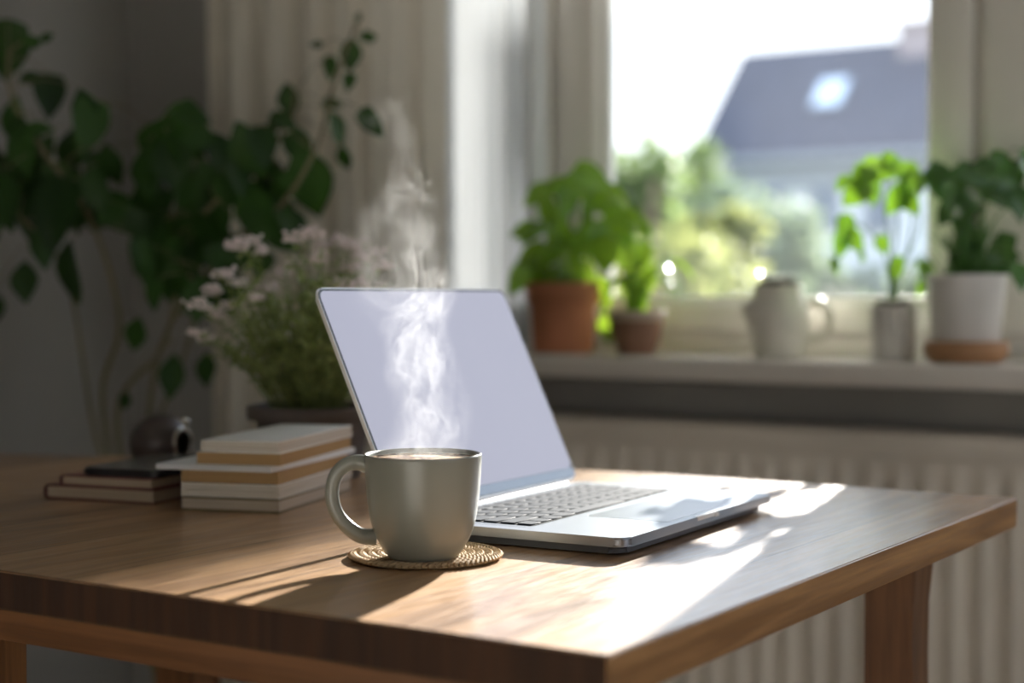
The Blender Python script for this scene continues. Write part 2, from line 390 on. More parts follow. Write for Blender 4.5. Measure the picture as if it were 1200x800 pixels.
bmesh.ops.bevel(bm, geom=es, offset=.0012, segments=3, affect='EDGES')
for f in bm.faces:
    nn = f.normal
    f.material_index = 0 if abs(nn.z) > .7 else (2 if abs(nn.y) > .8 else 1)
obj('tabletop', bm, [M_top, M_edge, M_end], tab, smooth=False)
bm = BM(); box(bm, -1.85, -.50, .792, .815, ZT - TH - .029, ZT - TH, .002); obj('apron', bm, M_apron, tab)
bm = BM(); box(bm, -1.52, -.53, 1.455, 1.475, ZT - TH - .03, ZT - TH, .002); obj('apron', bm, M_apron, tab)
def tleg(x0, x1, y0, y1, wob=0):
    bm = BM(); zs = [0, .1, .2, .3, .4, .5, .56, .61, .66, ZT - TH]
    rings = []
    for z in zs:
        h = (ZT - TH - z)
        dx = wob * (-.004 * math.sin(h * 26) - .012 * min(1, h / .15))
        rings.append([bm.verts.new(p) for p in ((x0, y0, z), (x1 + dx * .4, y0, z), (x1 + dx * .4, y1 + dx, z), (x0, y1 + dx, z))])
    for a, b in zip(rings, rings[1:]):
        for k in range(4): bm.faces.new((a[k], a[(k + 1) % 4], b[(k + 1) % 4], b[k]))
    bm.faces.new(rings[0][::-1]); bm.faces.new(rings[-1])
    bmesh.ops.recalc_face_normals(bm, faces=bm.faces)
    es = [e for e in bm.edges if abs(e.verts[0].co.z - e.verts[1].co.z) > .01]
    bmesh.ops.bevel(bm, geom=es, offset=.002, segments=2, affect='EDGES')
    obj('leg', bm, M_leg, tab, angle=35)
tleg(-.532, -.482, 1.437, 1.497, 1)
tleg(-.60, -.545, .82, .87)
tleg(-1.095, -1.03, .818, .872)
tleg(-1.91, -1.85, .818, .872)
tleg(-1.91, -1.85, 1.12, 1.175)
tleg(-1.425, -1.365, 1.40, 1.455)

# ================================================================== LAPTOP
M_alu = pmat('aluminium', (.86, .86, .86), .35, metal=.3, bump=.05, bscale=900)
M_deck = pmat('aluminium_deck', (.29, .325, .375), .33, metal=.8, bump=.05, bscale=900)
M_key = pmat('key_plastic', (.030, .036, .048), .6, spec=.04)
M_well = pmat('keyboard_well', (.006, .007, .009), .7, spec=.05)
M_black = pmat('black_bezel', (.01, .01, .012), .25)
M_under = pmat('shell_underside', (.10, .10, .11), .5, metal=.3)  # dark colour stands in for the shadow gap under the base
M_rubber = pmat('rubber', (.015, .015, .015), .8)
def emit_mat(name, col, s):
    m, nt, out = new_mat(name)
    e = N(nt, 'ShaderNodeEmission', Color=c4(col), Strength=s); g = N(nt, 'ShaderNodeBsdfPrincipled', Roughness=.35); g.inputs['Base Color'].default_value = (.03, .03, .035, 1)
    a = N(nt, 'ShaderNodeAddShader'); L(nt, e.outputs[0], a.inputs[0]); L(nt, g.outputs[0], a.inputs[1]); L(nt, a.outputs[0], out.inputs[0]); return m
M_screen = emit_mat('lit_blank_screen', (.365, .368, .465), 1.0)
# local frame: +x = towards the user (front), y along hinge
LW, LD, LH, LT = .319, .2052, .0152, .21012
hc = Vector((-.7957, 1.2114, ZT)); th = R(3.1)
lap = thing('laptop', 'open silver laptop with blank lavender screen on the table', 'laptop', hc, th)
def rrect(x0, x1, y0, y1, r, n=6):
    P = []
    for cx, cy, a0 in ((x1 - r, y1 - r, 0), (x0 + r, y1 - r, 90), (x0 + r, y0 + r, 180), (x1 - r, y0 + r, 270)):
        for k in range(n + 1):
            a = R(a0 + 90 * k / n); P.append((cx + r * math.cos(a), cy + r * math.sin(a)))
    return P
def slab(bm, P, z0, z1, M=None, bev=0, seg=2):
    vb = [bm.verts.new((x, y, z0)) for x, y in P]; vt = [bm.verts.new((x, y, z1)) for x, y in P]; n = len(P)
    fs = [bm.faces.new(vt), bm.faces.new(vb[::-1])]
    for i in range(n): fs.append(bm.faces.new((vb[i], vb[(i + 1) % n], vt[(i + 1) % n], vt[i])))
    vs = vb + vt
    if bev:
        es = [e for f in fs[:2] for e in f.edges]
        r = bmesh.ops.bevel(bm, geom=es, offset=bev, segments=seg, affect='EDGES')
        vs = list({v for f in r['faces'] for v in f.verts} | {v for v in vs if v.is_valid})
    if M is not None:
        for v in vs: v.co = M @ v.co
bm = BM(); slab(bm, rrect(0, LD, -LW / 2, LW / 2, .011), .0078, LH, bev=.0016)
base = obj('base', bm, M_deck, lap, world=False, angle=30)
bm = BM(); slab(bm, rrect(.008, LD - .008, -LW / 2 + .008, LW / 2 - .008, .011), .0012, .0079, bev=.003); obj('underside', bm, M_under, lap, world=False)
for sx in (.02, LD - .02):
    for sy in (-LW / 2 + .03, LW / 2 - .03):
        bm = BM(); lathe(bm, [(0, 0), (.006, 0), (.007, .0008), (.007, .0014), (0, .0014)], 16, (sx, sy, 0)); obj('rubber_foot', bm, M_rubber, lap, world=False)
kx0, kx1, ky = .014, .112, .137
bm = BM(); slab(bm, rrect(kx0, kx1, -ky, ky, .004), LH - .0002, LH + .0003); kb = obj('keyboard', bm, M_well, lap, world=False, smooth=False)
bm = BM()
rows = 6; gap = .0022; rowh = (kx1 - kx0 - gap) / rows
lay = [[1] * 14, [1] * 13 + [1.5], [1.5] + [1] * 13, [1.8] + [1] * 11 + [1.8], [2.3] + [1] * 10 + [2.3], [1, 1, 1, 1.3, 5.2, 1.3, 1, 1, 1, 1]]
for r_, row in enumerate(lay):
    tot = sum(row); y = -ky + gap; usable = 2 * ky - gap
    xs0 = kx0 + gap + r_ * rowh; xs1 = xs0 + rowh - gap
    for k in row:
        w = usable * k / tot
        slab(bm, rrect(xs0, xs1, y, y + w - gap, .0015, 2), LH + .0004, LH + .0013, bev=.0003, seg=1); y += w
obj('keycaps', bm, M_key, kb, world=False, angle=30)
bm = BM(); slab(bm, rrect(.122, .196, -.062, .062, .004), LH - .0001, LH + .00018); obj('trackpad', bm, pmat('trackpad_glass', (.28, .31, .365), .28, metal=.75), lap, world=False, smooth=False)
bm = BM(); slab(bm, rrect(.123 - .0016, .1966, -.0627, .0627, .0045), LH - .0001, LH + .00006); obj('trackpad_edge', bm, M_alu, lap, world=False, smooth=False)
bm = BM(); slab(bm, rrect(LD - .0035, LD + .0004, -.022, .022, .0015, 3), LH - .0035, LH + .0002, bev=.0003); obj('opening_notch', bm, M_alu, lap, world=False)
bm = BM(); box(bm, LD - .0006, LD + .0006, .0145, .024, LH - .0042, LH - .0012, .0003); obj('front_indicator', bm, M_white, lap, world=False)
# speaker strips and side ports
for s in (-1, 1):
    bm = BM()
    for i in range(30):
        for j in range(2): lathe(bm, [(.0007, 0), (0, .00005)], 6, (.018 + i * .0031, s * (.1435 + j * .003), LH + .00005))
    obj('speaker_grille', bm, M_well, lap, world=False)
for x, w in ((.03, .009), (.045, .009)):
    bm = BM(); box(bm, x - w / 2, x + w / 2, -LW / 2 - .0002, -LW / 2 + .001, .0075, .0105, .001, 3); obj('port', bm, M_well, lap, world=False)
# hinge
bm = BM(); tube(bm, [(.001, -LW / 2 + .03, LH - .002), (.001, LW / 2 - .03, LH - .002)], .0042, 16); obj('hinge', bm, M_alu, lap, world=False)
phi = R(65.36)
# lid frame: local lx along lid upward, ly along hinge, lz towards viewer side (front face)
ex = Vector((-math.cos(phi), 0, math.sin(phi))); ey = Vector((0, 1, 0)); ez = Vector((math.sin(phi), 0, math.cos(phi)))
ML = Matrix(((ex.x, ey.x, ez.x, 0), (ex.y, ey.y, ez.y, 0), (ex.z, ey.z, ez.z, LH + .0005), (0, 0, 0, 1)))
bm = BM(); slab(bm, rrect(0.002, LT, -LW / 2, LW / 2, .011), -.0034, 0, ML, bev=.0012); lid = obj('lid', bm, M_alu, lap, world=False, angle=30)
bm = BM(); slab(bm, rrect(.005, LT - .0013, -LW / 2 + .0013, LW / 2 - .0013, .0100), -.0003, .0003, ML); obj('bezel', bm, M_black, lid, world=False, smooth=False)
bm = BM(); slab(bm, rrect(.0145, LT - .0034, -LW / 2 + .0034, LW / 2 - .0034, .0080), .0002, .0006, ML); obj('screen', bm, M_screen, lid, world=False, smooth=False)
bm = BM(); slab(bm, rrect(.0052, .0142, -LW / 2 + .003, LW / 2 - .003, .002), .0002, .0007, ML); obj('chin', bm, M_deck, lid, world=False, smooth=False)

# ================================================================== MUG + COASTER
mc = atz(496, 652.5, ZT + .005); mc.z = ZT + .005
M_mug = pmat('sage_glaze', (.205, .215, .19), .32, var=.03, vscale=9)
M_mugin = pmat('pale_glaze_inside', (.62, .62, .57), .25)
mug = thing('mug', 'sage grey ceramic mug of steaming coffee standing on the coaster', 'mug', mc)
Hm = .0775; P = [(0, .002), (.022, .002), (.0232, 0), (.0252, .0004), (.0270, .0025), (.0292, .0055), (.0318, .0095), (.0345, .0145), (.0370, .0205), (.0388, .0265), (.0402, .0330), (.0412, .0400), (.0421, .0490), (.0428, .0580), (.0434, .0680), (.0437, .0755), (.0436, .0768), (.0430, .0775)]
bm = BM(); lathe(bm, P + [(.0420, .0772), (.0412, .0762), (.0410, .0745)], 72, mc); body = obj('body', bm, M_mug, mug, angle=60)
bm = BM(); lathe(bm, [(.0411, .0752), (.0409, .070), (.0405, .060), (.0395, .045), (.037, .028), (.030, .012), (0, .008)], 72, mc); obj('inner_wall', bm, M_mugin, mug, angle=80)
hd = -RT - FW * .10; hd.z = 0; hd.normalize()
hp = [(.0410, .0690), (.0480, .0712), (.0570, .0695), (.0645, .0620), (.0675, .0510), (.0665, .0400), (.0620, .0300), (.0540, .0215), (.0455, .0165), (.0345, .0155)]
pts = smooth_path([mc + hd * a + Vector((0, 0, b)) for a, b in hp], 6)
bm = BM(); nn_ = len(pts); tube(bm, pts, [.0051 + .0014 * abs(2 * i / (nn_ - 1) - 1) ** 2 for i in range(nn_)], 18, flat=.68, ref=hd.cross(Vector((0, 0, 1))))
obj('handle', bm, M_mug, mug, angle=60)
def coffee_mat():
    m, nt, out = new_mat('coffee_with_foam')
    tc = N(nt, 'ShaderNodeTexCoord'); nz = N(nt, 'ShaderNodeTexNoise', Scale=70, Detail=5, Distortion=1.2); L(nt, tc.outputs['Object'], nz.inputs[0])
    cr = N(nt, 'ShaderNodeValToRGB'); cr.color_ramp.elements[0].position = .42; cr.color_ramp.elements[0].color = (.12, .05, .02, 1); cr.color_ramp.elements[1].position = .60; cr.color_ramp.elements[1].color = (.72, .55, .38, 1)
    L(nt, nz.outputs[0], cr.inputs[0]); b = N(nt, 'ShaderNodeBsdfPrincipled', Roughness=.25); L(nt, cr.outputs[0], b.inputs['Base Color']); L(nt, b.outputs[0], out.inputs[0]); return m
bm = BM(); lathe(bm, [(0, .0732), (.030, .0732), (.039, .0733), (.0410, .0740)], 64, mc); obj('coffee', bm, coffee_mat(), mug)

cc = atz(499, 653.5, ZT); cc.z = ZT
def coaster_mat():
    m, nt, out = new_mat('woven_seagrass')
    tc = N(nt, 'ShaderNodeTexCoord'); nz = N(nt, 'ShaderNodeTexNoise', Scale=260, Detail=3); L(nt, tc.outputs['Object'], nz.inputs[0])
    mx = N(nt, 'ShaderNodeMix', _data_type='RGBA'); L(nt, nz.outputs[0], mx.inputs[0]); mx.inputs[6].default_value = (.22, .13, .06, 1); mx.inputs[7].default_value = (.60, .45, .28, 1)
    b = N(nt, 'ShaderNodeBsdfPrincipled', Roughness=.85); b.inputs['Specular IOR Level'].default_value = .15; L(nt, mx.outputs[2], b.inputs['Base Color']); L(nt, b.outputs[0], out.inputs[0]); return m
co = thing('coaster', 'round woven seagrass coaster lying on the table under the mug', 'coaster', cc)
M_co = coaster_mat()
bm = BM(); rc = .0585
lathe(bm, [(0, .0006), (rc - .003, .0006), (rc - .001, .0016), (rc - .002, .0028), (0, .003)], 64, cc)
obj('backing', bm, M_co, co)
bm = BM()
for ring in range(7):       # plaited rings: rows of slanted little strands
    rr = rc - .0035 - ring * .0068; nst = int(2 * PI * rr / .0046)
    for i in range(nst):
        a = 2 * PI * i / nst
        for s in (-1, 1):
            r0 = rr; r1 = rr + s * .0036; da = .0042 / rr
            p0 = cc + Vector((r0 * math.cos(a), r0 * math.sin(a), .0044)); p1 = cc + Vector((r1 * math.cos(a - da), r1 * math.sin(a - da), .0028)); pm = (p0 + p1) / 2 + Vector((0, 0, .0004))
            tube(bm, [p0, pm, p1], .0012, 5)
obj('plaited_weave', bm, M_co, co)

# ================================================================== BOOKS
M_page = {}
def page_mat(name, c):
    m, nt, out = new_mat(name)
    tc = N(nt, 'ShaderNodeTexCoord'); mp = N(nt, 'ShaderNodeMapping', Scale=(3, 3, 900)); L(nt, tc.outputs['Object'], mp.inputs[0]); nz = N(nt, 'ShaderNodeTexNoise', Scale=1.5, Detail=2); L(nt, mp.outputs[0], nz.inputs[0])
    mr = N(nt, 'ShaderNodeMapRange', i1=.3, i2=.7, i3=.75, i4=1.1); L(nt, nz.outputs[0], mr.inputs[0])
    sc = N(nt, 'ShaderNodeVectorMath', _operation='SCALE'); sc.inputs[0].default_value = c; L(nt, mr.outputs[0], sc.inputs['Scale'])
    b = N(nt, 'ShaderNodeBsdfPrincipled', Roughness=.85); L(nt, sc.outputs[0], b.inputs['Base Color']); b.inputs['Specular IOR Level'].default_value = .2; L(nt, b.outputs[0], out.inputs[0]); return m
P_white = page_mat('white_pages', (.66, .61, .55)); P_tan = page_mat('tan_pages', (.42, .27, .13)); P_cream = page_mat('cream_pages', (.50, .40, .30)); P_grey = page_mat('greyish_pages', (.50, .43, .36))
C_white = pmat('white_card', (.80, .80, .78), .5); C_olive = pmat('olive_card', (.16, .13, .07), .5); C_maroon = pmat('maroon_cloth', (.12, .025, .025), .55, var=.1); C_brown = pmat('ochre_card', (.36, .20, .08), .5); C_bluewhite = pmat('cool_white_card', (.80, .82, .86), .4)
def book(label, loc, rz, w, l, t, pages, cover, group, ct=.0008, hard=0, spine='left', split=0, thin=False):
    """origin at the near right corner; spans x in [-w,0], y in [0,l]"""
    b = thing('book', label, 'book', loc, rz, group)
    bm = BM(); i = hard
    if split:
        box(bm, -w + i, -i, i, l - i, ct, t * .5 - .0004); box(bm, -w + i, -i - .001, i + .001, l - i, t * .5 + .0004, t - ct)
        box(bm, -w + i + .002, -i - .002, i + .002, l - i - .002, ct, t - ct)
    else: box(bm, -w + i + (.001 if hard else 0), -i, i, l - i, ct, t - ct)
    obj('page_block', bm, pages, b, world=False, smooth=False)
    bm = BM()
    if hard and spine == 'left':
        # wrap-around cover with a rounded spine on the far left
        prof = [(0, 0), (-w + t * .35, 0)] + [(-w + t * .35 - t * .35 * math.sin(a), t / 2 - t / 2 * math.cos(a)) for a in [PI * k / 8 for k in range(1, 8)]] + [(-w + t * .35, t), (0, t)]
        inn = [(0, t - ct), (-w + t * .35, t - ct)] + [(-w + t * .35 - (t * .35 - ct) * math.sin(a), t / 2 + (t / 2 - ct) * math.cos(a)) for a in [PI * k / 8 for k in range(1, 8)]] + [(-w + t * .35, ct), (0, ct)]
        loop = prof + inn
        A = [bm.verts.new((x, 0, z)) for x, z in loop]; B = [bm.verts.new((x, l, z)) for x, z in loop]; n = len(loop)
        for k in range(n): bm.faces.new((A[k], A[(k + 1) % n], B[(k + 1) % n], B[k]))
        m = len(prof)
        for V in (A, B):
            for k in range(m - 1): bm.faces.new((V[k], V[k + 1], V[n - 2 - k], V[n - 1 - k]))
    else:
        box(bm, -w, 0, 0, l, 0, ct, ct * .3); box(bm, -w, 0, 0, l, t - ct, t, ct * .3); box(bm, -w, -w + ct, 0, l, 0, t, ct * .3)
    obj('cover', bm, cover, b, world=False, angle=30)
    return b
bc = atz(327, 602, ZT); rb = R(18)
def stackpos(z, ox=0, oy=0): return (bc.x + ox, bc.y + oy, ZT + z)
z = 0; G1 = 'paperbacks stacked behind the mug'
book('grey-paged book with olive cover at the bottom of the taller stack', stackpos(0, 0, 0), rb, .098, .185, .0135, P_grey, C_olive, G1, ct=.0022)
book('pale grey paperback second from the bottom of the taller stack', stackpos(.0136, .001, 0), rb, .099, .187, .0125, P_white, C_white, G1, split=1)
book('thick ochre-edged book below the wide white booklet', stackpos(.0263, -.002, .002), rb + R(.6), .097, .185, .0115, P_tan, C_brown, G1, ct=.0006)
book('wide thin cool white booklet jutting out of the taller stack', stackpos(.0379, -.004, -.006), rb - R(2), .118, .200, .0052, C_bluewhite, C_bluewhite, G1, ct=.0015)
book('narrow tan-edged book resting on the wide white booklet', stackpos(.0432, -.002, .004), rb + R(.5), .083, .188, .0115, P_tan, C_white, G1, ct=.0005)
book('white double-layered book on top of the taller stack', stackpos(.0548, -.002, .002), rb, .078, .192, .0112, P_white, C_white, G1, ct=.0012, split=1)
G2 = 'maroon notebooks at the left'
nb = atz(180, 591, ZT)
book('larger maroon hardcover notebook lying flat on the table', (nb.x, nb.y, ZT), R(11), .128, .185, .0142, P_cream, C_maroon, G2, ct=.0016, hard=.002)
n2 = atz(177, 574, ZT + .0142)
book('smaller maroon notebook lying under the black phone', (n2.x, n2.y, ZT + .0143), R(11), .106, .165, .0105, P_cream, C_maroon, G2, ct=.0014, hard=.002)
# phone
zp = ZT + .0249
pc = atz(172, 560, zp)
ph = thing('smartphone', 'black glossy phone lying on the smaller maroon notebook', 'phone', (pc.x, pc.y, zp), R(14))
bm = BM(); slab(bm, rrect(-.076, .012, .002, .148, .010), 0, .0075, bev=.002, seg=3); obj('case', bm, pmat('black_phone_shell', (.012, .012, .015), .35), ph, world=False)
bm = BM(); slab(bm, rrect(-.0735, .0095, .0045, .1455, .009), .0072, .0078); obj('screen', bm, pmat('phone_glass_reflect_grey', (.20, .19, .19), .25, coat=.5), ph, world=False, smooth=False)  # screen base colour greyed in place of a reflection

# dark round tin with open metal-rimmed mouth
rcn = atd(188, 523, 1.80); rcn.z = ZT + .033
pot = thing('tea_infuser', 'dark round metal tea ball with shiny rim behind the phone', 'tea infuser', (rcn.x, rcn.y, ZT))
ax = (RT * .90 - FW * .36 + Vector((0, 0, .04))).normalized()
qm = Matrix.Translation(rcn) @ Vector((0, 0, 1)).rotation_difference(ax).to_matrix().to_4x4()
M_dark = pmat('dark_metal', (.075, .060, .058), .38, metal=.35, spec=.6, var=.2, vscale=30)
M_chrome = pmat('polished_steel', (.75, .74, .70), .18, metal=1)
rs = .0345
bm = BM(); pr = [(rs * math.sin(PI * k / 24), -rs * math.cos(PI * k / 24)) for k in range(0, 21)]
pr += [(r_ * .93, z_ * .93) for r_, z_ in pr[::-1]]; pr[-1] = (0, pr[-1][1]); pr[0] = (0, pr[0][1])
lathe(bm, pr, 48, M=qm); obj('body', bm, M_dark, pot, angle=60)
rr_, rz_ = rs * math.sin(PI * 20 / 24), -rs * math.cos(PI * 20 / 24)
bm = BM(); circ = [qm @ Vector((rr_ * math.cos(a), rr_ * math.sin(a), rz_)) for a in [2 * PI * k / 40 for k in range(41)]]
tube(bm, circ, .0016, 8); obj('rim', bm, M_chrome, pot)
knp = atd(217, 494, 1.775)
bm = BM(); bmesh.ops.create_uvsphere(bm, u_segments=20, v_segments=12, radius=.0047, matrix=Matrix.Translation(knp)); tube(bm, [knp, knp - UP * .012 - RT * .002], .0016, 8); obj('clasp', bm, M_chrome, pot)
h0 = atd(214, 541, 1.75); h1 = atd(236, 541, 1.76)
bm = BM(); tube(bm, smooth_path([h0 + UP * .002, (h0 + h1) / 2 + UP * .008, h1 + UP * .001], 6), [.006, .003], 10); obj('handle', bm, M_dark, pot)

# ================================================================== FLOWER POT
fc = Vector((-1.148, 1.372, ZT)); zr = ZT + .0785
fp = thing('potted_flowers', 'bushy plant with small pink-white flowers in dark clay pot', 'flower pot', fc)
bm = BM(); lathe(bm, [(0, .0), (.052, 0), (.054, .003), (.0625, .058), (.0635, .062), (.0715, .063), (.0725, .0655), (.0725, .0765), (.0710, .0785), (.0665, .0785), (.065, .074), (.062, .066)], 60, fc); obj('pot', bm, M_darkpot, fp, angle=35)
bm = BM(); lathe(bm, [(.0645, .067), (.05, .070), (.02, .072), (0, .073)], 40, fc); obj('soil', bm, M_soil, fp)
M_fstem = pmat('flower_stem', (.13, .17, .05), .6, var=.2)
M_fleaf = leaf_mat('flower_foliage', (.15, .20, .06), (.32, .37, .15), (.30, .42, .10), .3, .5)
def petals_mat():
    return leaf_mat('pink_florets', (.90, .76, .76), (.97, .92, .91), (.95, .84, .84), .18, .6)
M_pet = petals_mat()
clusters = [(275, 292, 13), (292, 287, 13), (305, 297, 11), (262, 325, 13), (280, 335, 10), (250, 345, 12), (236, 362, 12), (254, 372, 10), (268, 360, 9), (240, 398, 11), (228, 392, 8), (345, 283, 12), (362, 278, 14), (380, 290, 12), (352, 312, 13), (372, 308, 14), (330, 324, 11), (398, 284, 12), (412, 292, 14), (424, 304, 12), (438, 300, 10), (448, 316, 11), (408, 318, 12), (400, 338, 12), (420, 336, 12), (316, 340, 9), (300, 352, 9), (375, 355, 11), (388, 372, 10), (352, 385, 11), (335, 398, 9), (292, 372, 9), (372, 396, 9), (440, 340, 10)]
bs, bl, rnd = BM(), BM(), random.Random(11)
tips = []
for (u, v, s) in clusters:
    d = 1.80 + rnd.uniform(-.06, .05); p = atd(u, v, d); tips.append((p, s, True))
for k in range(110):
    a = rnd.uniform(0, 2 * PI); rr = .105 * math.sqrt(rnd.random()); hh = rnd.uniform(.05, .165) * (1 - .35 * (rr / .105) ** 2)
    tips.append((Vector((fc.x + rr * math.cos(a), fc.y + rr * math.sin(a), zr + hh)), 0, False))
for (p, s, fl) in tips:
    b0 = Vector((fc.x + (p.x - fc.x) * .3 + rnd.uniform(-.012, .012), fc.y + (p.y - fc.y) * .3 + rnd.uniform(-.012, .012), ZT + .070))
    mid = (b0 + p) / 2 + Vector((rnd.uniform(-.008, .008), rnd.uniform(-.008, .008), .012))
    pp = smooth_path([b0, mid, p], 5); tube(bs, pp, [.0011, .0006], 5)
    for i, q in enumerate(pp[2:], 2):
        for _ in range(3 if not fl else 2):
            dr = Vector((rnd.gauss(0, 1), rnd.gauss(0, 1), rnd.uniform(-.1, 1.5))).normalized()
            leaf(bl, q, dr, Vector((rnd.gauss(0, 1), rnd.gauss(0, 1), 1)), rnd.uniform(.012, .022), rnd.uniform(.0022, .0042), 'lance', .3, .1, 0)
obj('stems', bs, M_fstem, fp); obj('foliage', bl, M_fleaf, fp, recalc=False)
for (p, s, fl) in tips:
    if not fl: continue
    bm = BM(); r0 = px(s, 1.8)
    for k in range(int(s * 2.4)):
        q = p + Vector((rnd.gauss(0, .55) * r0, rnd.gauss(0, .55) * r0, min(.9, abs(rnd.gauss(0, .5))) * r0))
        rr = rnd.uniform(.0022, .0036)
        bmesh.ops.create_icosphere(bm, subdivisions=1, radius=rr, matrix=Matrix.Translation(q) @ Matrix.Diagonal((1, 1, rnd.uniform(.6, 1), 1)))
    obj('flower_cluster', bm, M_pet, fp)

# ================================================================== PLANT HELPERS
def nearest(paths, p):
    best = None
    for pa in paths:
        for q in pa:
            dd = (q - p).length
            if best is None or dd < best[0]: best = (dd, q)
    return best[1]
def leaf_px(bm, u, v, d, ln_px, ang, wr=.62, shape='heart', tilt=.5, curl=.3, rnd=random, stems=None, sb=None, mx=.12, pr=.0007):
    """leaf whose middle stands near pixel (u,v) at depth d; tip points along ang degrees in the picture (0 = right, 90 = down)"""
    ln = px(ln_px, d); a = R(ang)
    dr = (RT * math.cos(a) - UP * math.sin(a) + FW * rnd.uniform(-.45, .45)).normalized()
    c = atd(u, v, d); b = c - dr * ln * .5
    nr = -FW + RT * rnd.uniform(-tilt, tilt) + UP * rnd.uniform(-tilt * .3, tilt * 1.3)
    leaf(bm, b, dr, nr, ln, ln * wr, shape, curl)
    if stems and sb is not None:
        q = nearest(stems, b)
        if (q - b).length < mx: tube(sb, smooth_path([q, (q + b) / 2 + Vector((0, 0, .12 * (q - b).length)), b + dr * ln * .03], 3), [pr * 1.4, pr], 5)

# ================================================================== LARGE DARK CLIMBER
M_ld = leaf_mat('dark_leaf', (.008, .022, .008), (.032, .080, .018), (.07, .17, .02), .2, .5, .2)
M_vstem = pmat('vine_stem', (.15, .13, .07), .7, var=.2)
vp = Vector((-1.86, 1.86, 0))
vine = thing('potted_climber', 'tall dark green leafy climbing plant standing beside the curtain', 'plant', vp)
bm = BM(); lathe(bm, [(0, 0), (.10, 0), (.105, .005), (.135, .24), (.145, .243), (.145, .27), (.135, .27), (.125, .25), (.12, .22)], 48, vp); obj('pot', bm, M_grey_pot, vine, angle=35)
bm = BM(); lathe(bm, [(.127, .235), (0, .24)], 32, vp); obj('soil', bm, M_soil, vine)
D0 = 2.35
def pth(*a): return smooth_path([Vector((vp.x, vp.y, .235))] + [atd(u, v, d) for u, v, d in a], 8)
stems = [pth((150, 640, 2.45), (120, 470, 2.4), (140, 380, 2.35), (112, 270, 2.3), (60, 190, 2.25), (15, 120, 2.25), (10, 60, 2.25)),
         pth((160, 640, 2.45), (138, 480, 2.4), (190, 410, 2.35), (210, 330, 2.35), (240, 250, 2.3), (300, 200, 2.3), (340, 140, 2.3), (345, 112, 2.3)),
         pth((170, 640, 2.45), (175, 480, 2.4), (200, 380, 2.3), (270, 290, 2.25), (330, 240, 2.2), (372, 170, 2.2), (388, 110, 2.2), (405, 60, 2.2), (422, 18, 2.2)),
         pth((165, 640, 2.5), (185, 500, 2.45), (225, 380, 2.4), (215, 240, 2.4), (190, 160, 2.35)),
         pth((150, 640, 2.45), (110, 500, 2.4), (80, 330, 2.35), (30, 260, 2.3), (-40, 210, 2.25))]
sb = BM()
for k, s in enumerate(stems): tube(sb, s, [.0055 - .0003 * k, .0018], 8)
lb = BM(); rnd = random.Random(5)
man = [(8, 62, 80, 95), (34, 48, 26, 200), (54, 44, 20, -20), (40, 92, 38, 10), (58, 112, 58, 85), (14, 140, 66, 95), (24, 175, 70, 75), (105, 148, 74, 95), (100, 130, 60, 70), (45, 152, 40, -10), (130, 195, 55, 80), (35, 245, 90, 80), (62, 252, 95, 105), (5, 235, 80, 90), (75, 210, 60, 40), (112, 225, 60, 60), (136, 248, 66, 60), (105, 250, 60, 110), (80, 322, 88, 100), (28, 330, 52, 92), (-5, 360, 40, 90), (50, 290, 55, 70),
       (205, 145, 70, 150), (225, 135, 48, 10), (180, 165, 62, 120), (170, 200, 66, 95), (200, 190, 70, 80), (292, 178, 78, 62), (308, 172, 56, 75), (338, 118, 44, 82), (334, 142, 40, 20), (322, 145, 34, 150), (363, 215, 98, 72), (328, 215, 36, 110), (352, 175, 50, 60), (262, 180, 60, 60), (240, 165, 50, 40), (275, 215, 66, 85), (300, 250, 80, 70), (330, 275, 70, 50), (345, 262, 60, 30), (250, 250, 80, 90),
       (370, 52, 17, 180), (387, 80, 30, 80), (411, 64, 42, 85), (432, 43, 26, -10), (409, 96, 24, 95), (390, 121, 28, 10), (397, 152, 50, 62), (436, 146, 46, 52), (403, 186, 34, 88), (420, 20, 14, -80),
       (158, 393, 46, 112), (201, 441, 56, 88), (241, 433, 44, 92), (146, 470, 24, 100), (180, 345, 40, 100), (232, 350, 60, 90), (205, 330, 50, 75)]
for (u, v, l, a) in man: leaf_px(lb, u, v, 2.25 + rnd.uniform(-.08, .1), l, a + rnd.uniform(-6, 6), rnd.uniform(.55, .7), rnd.choice(['heart', 'oval']), .6, .35, rnd, stems, sb, .16)
for k in range(95):
    a = rnd.uniform(0, 2 * PI); q = math.sqrt(rnd.random())
    if k < 68: u, v = 245 + 88 * q * math.cos(a), 262 + 92 * q * math.sin(a)
    else: u, v = 35 + 95 * q * math.cos(a), 218 + 58 * q * math.sin(a)
    leaf_px(lb, u, v, 2.35 + rnd.uniform(-.12, .14), rnd.uniform(36, 66), rnd.uniform(55, 125), rnd.uniform(.52, .68), rnd.choice(['heart', 'oval']), .8, .35, rnd, stems, sb, .2)
obj('stems', sb, M_vstem, vine); obj('foliage', lb, M_ld, vine, recalc=False)

# ================================================================== SILL PLANTS
ZS = .854
M_lb = leaf_mat('bright_leaf', (.07, .18, .025), (.20, .40, .06), (.40, .62, .04), .28, .18)
M_lm = leaf_mat('mid_leaf', (.03, .09, .025), (.08, .19, .05), (.14, .30, .03), .12, .22)
M_lime = leaf_mat('lime_leaf', (.10, .26, .03), (.20, .42, .05), (.28, .52, .03), .13, .3)
M_gst = pmat('green_stem', (.12, .22, .05), .55)
